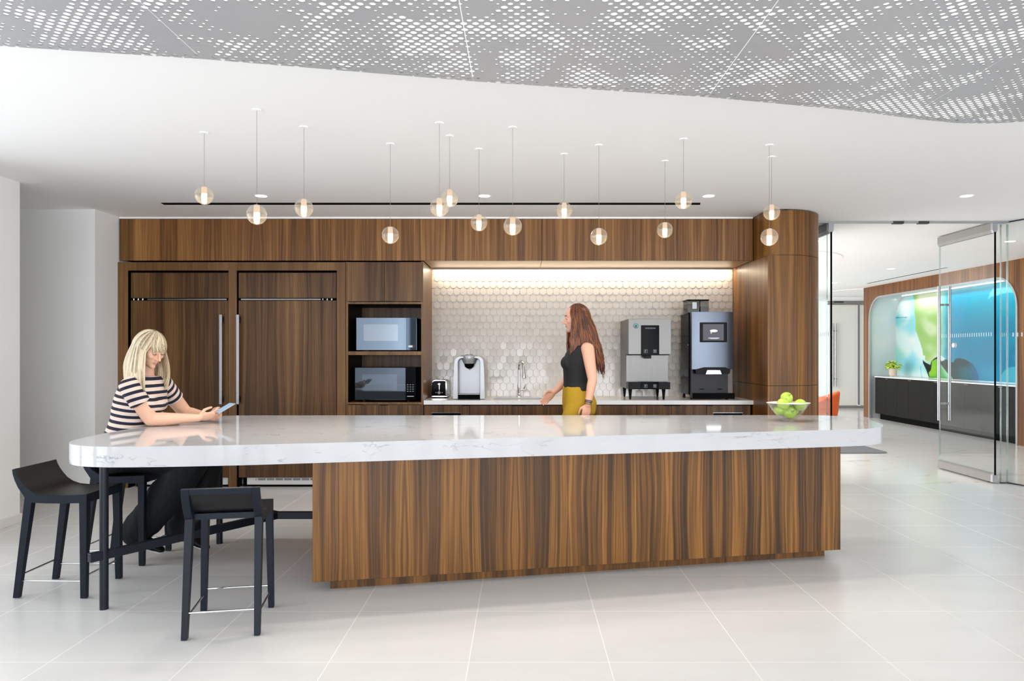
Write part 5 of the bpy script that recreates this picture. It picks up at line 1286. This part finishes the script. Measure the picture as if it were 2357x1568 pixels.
def hair(parent, c, R, s, matl, endz, part=12, seed=1, n_=150, bangs=True, wave=0.0, back=(0, 0, 0), spread=0.02, skin=None, front_gap=48, wmul=1.0, endj=0.03, drape=0.0, strand_w=0.0105):
    rr = random.Random(seed); c = Vector(c); mb = MB()
    K = Vector((0.103, 0.086, 0.112))*s; base = c+R@(Vector((-0.010, 0, 0.006))*s)
    def sk(pol, az, k=1.0):
        return base+R@Vector((K.x*k*math.sin(pol)*math.cos(az), K.y*k*math.sin(pol)*math.sin(az), K.z*k*math.cos(pol)))
    for i in range(n_):
        az = -PI+2*PI*(i+rr.uniform(-0.4, 0.4))/n_
        layer = rr.uniform(0.0, 1.0); k0 = 1.0+0.05*layer
        deg = abs(math.degrees(az))
        mb.cur = rr.random()
        start = rr.uniform(0.06, 0.32)
        if deg < front_gap*0.95:
            if not bangs: continue
            end_pol = math.radians(rr.uniform(70, 82)+5*(deg/front_gap)**2*2); pts = [sk(start+(end_pol-start)*t/7, az+0.10*math.sin(t), k0*(1+0.02*(t/7))) for t in range(8)]
            w0 = strand_w*0.9*s; rad = [(w0*0.5, 0.0035)]+[(w0, 0.004)]*5+[(w0*0.7, 0.003), (w0*0.25, 0.0015)]
            mb.tube(pts, rad, 6, up=R@Vector((math.cos(az), math.sin(az), 0.2))); continue
        pol_leave = math.radians(rr.uniform(84, 100)); M_ = 7
        az2 = az if deg > 80 else math.copysign(math.radians(80-(80-deg)*0.55), az)
        pts = [sk(start+(pol_leave-start)*t/M_, az+(az2-az)*(t/M_)**2, k0) for t in range(M_+1)]
        last = pts[-1]; out = R@Vector((math.cos(az2), math.sin(az2), 0)); out.z = 0
        if out.length > 0: out.normalize()
        ze = endz(az)+rr.gauss(0, endj); Ht = last.z-ze; N_ = 9
        ph = rr.random()*6
        bk = Vector(back)*max(0.0, -math.cos(az)) if deg > 60 else Vector((0, 0, 0))
        for t in range(1, N_+1):
            q = t/N_
            off = out*(spread*math.sin(q*PI*0.75)-0.012*q*q*layer)+bk*q
            wv = wave*math.sin(ph+q*11)*(0.4+q)
            pts.append(Vector((last.x, last.y, last.z-Ht*q))+off+out*wv+out.cross(Vector((0, 0, 1)))*(wave*math.cos(ph+q*9)*(0.4+q)))
        w0 = strand_w*wmul*s*rr.uniform(0.8, 1.3)
        rad = [(w0*0.5, 0.0035)]+[(w0, 0.0045)]*(len(pts)-4)+[(w0*0.9, 0.004), (w0*0.6, 0.003), (w0*0.15, 0.001)]
        mb.tube(pts, rad, 6, up=out if out.length > 0 else (1, 0, 0))
    # crown cap under the strands
    mb.cur = 0.35
    mb.ell(c+R@(Vector((-0.020, 0, 0.014))*s), (0.092*s, 0.083*s, 0.100*s), R, 24, 16)
    me = mb.mesh('hair', tuple(wloc(parent)), 70)
    at = me.attributes.new('strand', 'FLOAT', 'POINT')
    for k, v in enumerate(mb.a): at.data[k].value = v
    return obj('hair', me, matl, parent)
def hair_mat(name, dark, mid, light, root_dark=None, ztop=None, span=0.2):
    n = NT(name); a = n.new('ShaderNodeAttribute', attribute_name='strand'); x, y, z = n.sep(n.pos())
    f = n.noise(n.comb(n.math('MULTIPLY', x, 170), n.math('MULTIPLY', y, 170), n.math('MULTIPLY', z, 6)), 1.0, 2)
    t = n.math('ADD', n.math('MULTIPLY', a.outputs['Fac'], 0.75), n.math('MULTIPLY', n.math('SUBTRACT', f, 0.35), 0.8))
    c = n.ramp(t, [(0.05, lin(dark)), (0.45, lin(mid)), (0.95, lin(light))])
    if root_dark:
        g = n.math('DIVIDE', n.math('SUBTRACT', z, ztop-span), span)
        g = n.math('MULTIPLY', n.math('MINIMUM', n.math('MAXIMUM', g, 0.0), 1.0), 0.75)
        g = n.math('MULTIPLY', g, n.math('SUBTRACT', 1.15, a.outputs['Fac']))
        c = n.mix(n.math('MINIMUM', n.math('MAXIMUM', g, 0), 1.0), c, lin(root_dark))
    n.set(Base_Color=c, Roughness=0.36, Specular_IOR_Level=0.5); return n.m

M['skin_a'] = skin_mat('fair_skin', (220,172,144), (228,184,158)); M['skin_b'] = skin_mat('warm_skin', (214,160,134), (224,172,148))
M['eye_white'] = simple('eye_white', (232,228,222), 0.2); M['iris'] = simple('iris', (48,52,48), 0.15); M['lash'] = simple('lash', (46,34,26), 0.6)

def ripple(me, fn):
    N_ = [v.normal.copy() for v in me.vertices]; co = [v.co.copy() for v in me.vertices]; flat = []
    for c_, n_ in zip(co, N_): flat += list(c_+n_*fn(c_))
    me.vertices.foreach_set('co', flat); me.update()
nz3 = lambda c, a, b, d: mnoise.noise(Vector((c.x*a, c.y*b, c.z*d)))

# ------------------------------------------------------------ seated person
hx = Vector((-2.600, 4.69, 0.0))
r = root('person', (-2.60, 4.69, 0.0), 'seated person with blonde hair in a striped shirt, leaning on the island with a phone', 'person')
hf = Vector((0.88, -0.34, -0.44)); HR = frame(hf); hc = Vector((-2.432, 4.655, 1.372)); hs = 1.02
nb = Vector((-2.475, 4.70, 1.205))
mb = MB(); head_shape(mb, hc, HR, hs)
limb(mb, [nb+Vector((-0.02, 0, -0.06)), nb+Vector((-0.005, -0.005, 0.03)), hc+HR@Vector((-0.02, 0, -0.055))], [0.062, 0.050, 0.050], up=(1, 0, 0))
f0 = Vector((1, -0.16, 0))
tor = [((-2.600, 4.69, 0.585), 0.10, 0.15), ((-2.605, 4.69, 0.66), 0.125, 0.178), ((-2.600, 4.69, 0.75), 0.118, 0.168), ((-2.588, 4.69, 0.84), 0.108, 0.145),
       ((-2.560, 4.695, 0.93), 0.108, 0.142), ((-2.525, 4.695, 1.02), 0.128, 0.158), ((-2.505, 4.695, 1.09), 0.118, 0.168), ((-2.492, 4.695, 1.15), 0.092, 0.160), ((-2.485, 4.70, 1.195), 0.060, 0.085)]
torso(mb, [(c_, a*0.93, b*0.93, f0, (0, 0, 1)) for c_, a, b in tor])
shR, elR, wrR = Vector((-2.500, 4.535, 1.135)), Vector((-2.412, 4.625, 0.917)), Vector((-2.155, 4.742, 0.915))
shL, elL, wrL = Vector((-2.455, 4.865, 1.130)), Vector((-2.385, 5.045, 0.925)), Vector((-2.175, 4.945, 0.905))
for sh, el, wr in ((shR, elR, wrR), (shL, elL, wrL)):
    limb(mb, [sh, sh*0.5+el*0.5+Vector((-0.004, 0, 0.004)), el], [0.052, 0.053, 0.045], up=(1, 0, 0))
    d_ = (wr-el)
    limb(mb, [el, el+d_*0.28+Vector((0, 0, -0.002)), el+d_*0.7, wr], [0.0445, 0.0445, 0.032, (0.028, 0.024)], up=(0, 0, 1))
ph = Vector((-2.035, 4.872, 0.968)); pa = Vector((0.50, 0.70, 0.42)).normalized(); pw_ = Vector((0.80, -0.58, 0.0)).normalized(); pn = pw_.cross(pa).normalized()
if pn.z < 0: pn = -pn
# near hand: palm turned up under the phone, fingers wrapped behind, thumb on the glass
hand(mb, wrR, (ph-pw_*-0.012-Vector((0, 0, 0.03)))-wrR, Vector((-0.1, 0.75, 0.5)), Vector((0.1, -0.2, 1)), (0.32, 0.38, 0.5, 0.62), 0.93, (0.2, 0.25), 0.03)
hand(mb, wrL, Vector((0.90, -0.28, 0.10)), Vector((0.15, -0.75, 0.5)), Vector((0, 0.1, 1)), (0.42, 0.5, 0.58, 0.66), 0.93, (0.2, 0.25), 0.03)
# legs and feet inside the trousers
kR, aR = Vector((-2.120, 4.600, 0.650)), Vector((-2.505, 4.60, 0.235))
kL, aL = Vector((-2.100, 4.79, 0.655)), Vector((-2.275, 4.775, 0.225))
for hp, k_, a_ in ((Vector((-2.58, 4.61, 0.665)), kR, aR), (Vector((-2.58, 4.78, 0.665)), kL, aL)):
    limb(mb, [hp, hp*0.5+k_*0.5, k_], [0.070, 0.066, 0.052]); limb(mb, [k_, k_*0.65+a_*0.35, a_], [0.050, 0.048, 0.033], up=(1, 0, 0))
    mb.tube([a_+Vector((-0.02, 0, -0.035)), a_+Vector((0.035, 0, -0.050))], [(0.026, 0.024), (0.024, 0.016)], 12, up=(0, 0, 1), round_ends=True)
body = shift(bake(mb, 0.0042, 3, 0.5), wloc(r)); obj('body', body, M['skin_a'], r)
face_parts(r, hc, HR, hs, simple('brow_blond', (150,118,84), 0.7), closed=True, lipc=(198,126,112))
hm = hair_mat('blonde_hair', (132,114,88), (188,170,136), (222,210,184), (104,88,70), 1.50, 0.20)
def ez(az):
    d = math.degrees(az)
    # near side reaches the chest, back lies on the shoulder
    return 1.125+0.065*max(0, -math.cos(az))
hair(r, hc, HR, hs, hm, ez, seed=5, n_=620, bangs=True, back=(-0.050, 0.0, 0.0), spread=0.028, front_gap=40, endj=0.014, strand_w=0.0050, wmul=1.15)

# shirt with navy stripes
n = NT('striped_jersey'); a = n.new('ShaderNodeAttribute', attribute_name='stripe')
s1 = n.math('LESS_THAN', n.math('FRACT', a.outputs['Fac']), 0.47)
n.set(Base_Color=n.mix(s1, lin((214,196,184)), lin((20,22,42))), Roughness=0.85); n.bump(n.noise(n.pos(), 900, 1), 0.1, 0.0005)
def striped(name, me, fn, parent):
    at = me.attributes.new('stripe', 'FLOAT', 'POINT')
    at.data.foreach_set('value', [fn(v.co) for v in me.vertices])
    return obj(name, shift(me, wloc(r)), n.m, parent)
sm_ = MB()
torso(sm_, [(c_, a+0.009, b+0.006, f0, (0, 0, 1)) for c_, a, b in tor[1:-1]]+[((-2.487, 4.70, 1.184), 0.080, 0.118, f0, (0, 0, 1)), ((-2.482, 4.70, 1.196), 0.072, 0.092, f0, (0, 0, 1))])
for t in (-1, 1): sm_.ell((-2.444, 4.695+t*0.062, 1.015), (0.072, 0.075, 0.082), nu=18, nv=12)
sm_.ell((-2.425, 4.69, 1.000), (0.070, 0.100, 0.055), nu=18, nv=12)
me = bake(sm_, 0.0055, 14, 0.5)
ripple(me, lambda c: 0.003*nz3(c, 9, 9, 30)+0.0015*nz3(c, 30, 30, 60))
shirt = striped('striped_shirt', me, lambda c: (1.20-c.z-0.16*(c.x+2.5)+0.006*math.sin((c.y-4.6)*11))/0.0425, r)
for sh, el in ((shR, elR), (shL, elL)):
    d_ = el-sh; e1 = sh+d_*0.50; s_ = 1 if sh.y > 4.695 else -1; m = MB()
    top = sh+Vector((0.0, -s_*0.045, 0.022))
    m.tube([top, sh+Vector((0, 0, 0.004)), sh+d_*0.15, sh+d_*0.34, e1], [(0.052, 0.058), (0.064, 0.066), (0.066, 0.067), (0.063, 0.064), (0.065, 0.066)], 20, up=(1, 0, 0), round_ends=False)
    m.ell(sh+Vector((0, -s_*0.01, -0.005)), (0.066, 0.062, 0.066), nu=18, nv=12)
    me = bake(m, 0.005, 5, 0.5); ripple(me, lambda c: 0.0025*nz3(c, 24, 24, 24))
    ax = (e1-top).normalized()
    striped('sleeve', me, (lambda ax, top: lambda c: (c-top).dot(ax)/0.0425+0.55)(ax, top), shirt)

# wide black trousers
tm = MB()
torso(tm, [((-2.602, 4.69, 0.578), 0.118, 0.168, f0, (0, 0, 1)), ((-2.605, 4.69, 0.62), 0.138, 0.190, f0, (0, 0, 1)), ((-2.603, 4.69, 0.70), 0.134, 0.186, f0, (0, 0, 1)), ((-2.597, 4.69, 0.775), 0.120, 0.170, f0, (0, 0, 1))])
for hp, k_, hem, w_ in ((Vector((-2.57, 4.605, 0.667)), kR, Vector((-2.490, 4.60, 0.195)), 0.086), (Vector((-2.57, 4.785, 0.667)), kL, Vector((-2.255, 4.778, 0.195)), 0.108)):
    limb(tm, [hp, hp*0.5+k_*0.5+Vector((0, 0, -0.004)), k_+Vector((0.005, 0, -0.006))], [0.088, 0.090, 0.088], 18)
    limb(tm, [k_+Vector((0.0, 0, -0.01)), k_*0.5+hem*0.5+Vector((0.01, 0, 0)), hem], [(0.088, 0.092), (0.086, 0.118), (0.080, w_+0.012)], 18, up=(1, 0, 0))
me = bake(tm, 0.0075, 4, 0.5)
ripple(me, lambda c: 0.008*nz3(c, 14, 14, 5)+0.003*nz3(c, 40, 40, 14))
shift(me, wloc(r)); M['trousers'] = simple('black_trousers', (13,15,20), 0.75, var=0.1, Specular_IOR_Level=0.25)
obj('trousers', me, M['trousers'], r)
for a_, dt in ((aR, Vector((0.90, 0.0, -0.42))), (aL, Vector((0.86, -0.05, -0.5)))):
    st_ = a_+Vector((-0.035, 0, -0.062)); dt.normalize()
    s_ = MB(); shoe(s_, st_, st_+dt, (0, 0, 1), 0.235, 0.050)
    so_ = MB(); so_.tube([st_+Vector((0, 0, -0.030)), st_+dt*0.10+Vector((0, 0, -0.033)), st_+dt*0.20+Vector((0, 0, -0.022))], [(0.034, 0.007), (0.038, 0.007), (0.036, 0.007)], 14, up=(0, 0, 1), round_ends=True)
    sh_ = obj('shoe', s_, M['black_plastic'], r, smooth=60); obj('sole', so_, simple('white_sole', (232,232,230), 0.5), sh_, smooth=60)

# phone
r2 = root('phone', tuple(ph), 'slim phone with a pale blue screen held above the island in both hands', 'phone')
def slab(mb, c, a, b_, n_, la, lb, ln_):
    a, b_, n_ = a*la, b_*lb, n_*ln_
    mb.hexa([c-a-b_-n_, c+a-b_-n_, c+a+b_-n_, c-a+b_-n_], [c-a-b_+n_, c+a-b_+n_, c+a+b_+n_, c-a+b_+n_])
m = MB(); slab(m, ph, pa, pw_, pn, 0.070, 0.034, 0.004); obj('case', m, M['silver'], r2, bevel=0.003, seg=3)
m = MB(); slab(m, ph+pn*0.0044, pa, pw_, pn, 0.063, 0.0315, 0.0003); obj('screen', m, emit('phone_screen', lin((176,206,236)), 0.85), r2)

# ------------------------------------------------------------ walking person
r = root('person', (0.48, 6.0, 0.0), 'person with long auburn hair walking left in a black sleeveless top and mustard trousers', 'person')
hc = Vector((0.462, 5.99, 1.634)); HR = frame(Vector((-1.0, -0.10, -0.03))); hs = 1.05
mb = MB(); head_shape(mb, hc, HR, hs)
nb = Vector((0.505, 6.0, 1.455))
limb(mb, [nb+Vector((0.01, 0, -0.05)), nb+Vector((0, 0, 0.03)), hc+HR@Vector((-0.028, 0, -0.055))], [0.060, 0.052, 0.052], up=(1, 0, 0))
f0 = Vector((-1, -0.10, 0))
tor = [((0.485, 6.0, 0.86), 0.105, 0.155), ((0.485, 6.0, 0.95), 0.125, 0.178), ((0.470, 6.0, 1.03), 0.108, 0.155), ((0.462, 6.0, 1.10), 0.095, 0.135), ((0.465, 6.0, 1.18), 0.100, 0.142),
       ((0.470, 6.0, 1.265), 0.112, 0.158), ((0.485, 6.0, 1.34), 0.102, 0.165), ((0.503, 6.0, 1.40), 0.082, 0.155), ((0.508, 6.0, 1.445), 0.058, 0.080)]
torso(mb, [(c_, a*0.93, b*0.93, f0, (0, 0, 1)) for c_, a, b in tor])
shN, elN, wrN = Vector((0.545, 5.835, 1.375)), Vector((0.580, 5.795, 1.130)), Vector((0.540, 5.775, 0.925))
shF, elF, wrF = Vector((0.505, 6.165, 1.375)), Vector((0.425, 6.195, 1.140)), Vector((0.285, 6.17, 1.010))
for sh, el, wr in ((shN, elN, wrN), (shF, elF, wrF)):
    limb(mb, [sh+(Vector((0.5, 6.0, sh.z))-sh)*0.15, sh, sh*0.5+el*0.5, el], [0.050, 0.055, 0.047, 0.038], up=(1, 0, 0))
    limb(mb, [el, el*0.7+wr*0.3, wr], [0.038, 0.038, 0.025], up=(1, 0, 0))
hand(mb, wrN, (-0.22, 0.02, -1), (-0.15, 1, 0), (-1, 0, 0.1), (0.28, 0.32, 0.36, 0.42), 0.95, (0.3, 0.2), 0.04, 0.023)
hand(mb, wrF, (-0.72, -0.05, -0.66), (0.1, -1, -0.2), (-0.7, 0, 0.7), (0.25, 0.3, 0.34, 0.4), 0.95, (0.3, 0.2), 0.05, 0.023)
hN, kN, aN = Vector((0.47, 5.905, 0.90)), Vector((0.315, 5.90, 0.51)), Vector((0.235, 5.90, 0.10))
hF, kF, aF = Vector((0.50, 6.095, 0.90)), Vector((0.56, 6.10, 0.49)), Vector((0.78, 6.10, 0.17))
for h_, k_, a_, d_ in ((hN, kN, aN, Vector((-1, 0, 0.10))), (hF, kF, aF, Vector((-0.80, 0, -0.60)))):
    limb(mb, [h_, h_*0.5+k_*0.5, k_], [0.078, 0.072, 0.052], up=(1, 0, 0)); limb(mb, [k_, k_*0.65+a_*0.35, a_], [0.050, 0.050, 0.033], up=(1, 0, 0))
    limb(mb, [a_, a_+Vector((0, 0, -0.03))+d_*0.05, a_+Vector((0, 0, -0.052))+d_*0.13], [0.030, 0.030, 0.022], up=(0, 0, 1))
body = shift(bake(mb, 0.005, 3, 0.5), wloc(r)); obj('body', body, M['skin_b'], r)
face_parts(r, hc, HR, hs, simple('brow_auburn', (96,56,34), 0.7), closed=False, lipc=(206,124,116))
hm = hair_mat('auburn_hair', (46,20,6), (94,46,18), (140,78,36))
hair(r, hc, HR, hs, hm, lambda az: 1.225+0.02*math.cos(az*3)+0.12*max(0, math.cos(az)+0.1), seed=11, n_=560, bangs=False, wave=0.009, back=(0.095, 0, 0), spread=0.03, front_gap=44, endj=0.03, strand_w=0.0055)
# top
tp = MB(); torso(tp, [(c_, a+0.008, b+0.008, f0, (0, 0, 1)) for c_, a, b in tor[2:-1]]+[((0.508, 6.0, 1.436), 0.068, 0.100, f0, (0, 0, 1)), ((0.505, 6.0, 1.462), 0.060, 0.064, f0, (0, 0, 1))])
for t in (-1, 1): tp.ell((0.400, 6.0+t*0.066, 1.262), (0.066, 0.066, 0.066), nu=18, nv=12)
me = bake(tp, 0.006, 4, 0.5); shift(me, wloc(r)); obj('sleeveless_top', me, simple('black_knit', (16,16,19), 0.8), r)
# trousers
tm = MB(); torso(tm, [((0.488, 6.0, 0.84), 0.130, 0.178, f0, (0, 0, 1)), ((0.488, 6.0, 0.93), 0.140, 0.190, f0, (0, 0, 1)), ((0.472, 6.0, 1.02), 0.120, 0.168, f0, (0, 0, 1)), ((0.464, 6.0, 1.068), 0.108, 0.152, f0, (0, 0, 1))])
for h_, k_, a_ in ((hN, kN, aN), (hF, kF, aF)):
    limb(tm, [h_, h_*0.5+k_*0.5, k_, k_*0.4+a_*0.6, a_+Vector((0.02, 0, 0.03))], [0.098, 0.100, 0.094, 0.100, 0.108], 20, up=(1, 0, 0))
me = bake(tm, 0.008, 4, 0.5)
ripple(me, lambda c: 0.008*nz3(c, 13, 13, 4))
shift(me, wloc(r)); obj('trousers', me, simple('mustard_cloth', (168,132,14), 0.8, var=0.05), r)
for a_, d_ in ((aN, Vector((-1, 0, 0.10))), (aF, Vector((-0.80, 0, -0.60)))):
    d_ = d_.normalized(); s_ = MB(); q = a_+Vector((0.035, 0, -0.045)) if a_ is aN else a_+Vector((0.03, 0, -0.02))
    shoe(s_, q, q+d_, (0, 0, 1), 0.24, 0.040); obj('shoe', s_, M['black_plastic'], r, smooth=60)
wd = (wrN-elN).normalized()
for k, (o_, c_) in enumerate(((-0.035, (36,36,66)), (-0.022, (28,28,34)), (-0.008, (120,70,40)))):
    q = wrN+wd*o_; b_ = MB().tube([q-wd*0.0045, q+wd*0.0045], 0.0305-0.001*k, 20, up=(1, 0, 0)); obj('bracelet', b_, simple('bracelet_%d' % k, c_, 0.4), r, smooth=40)
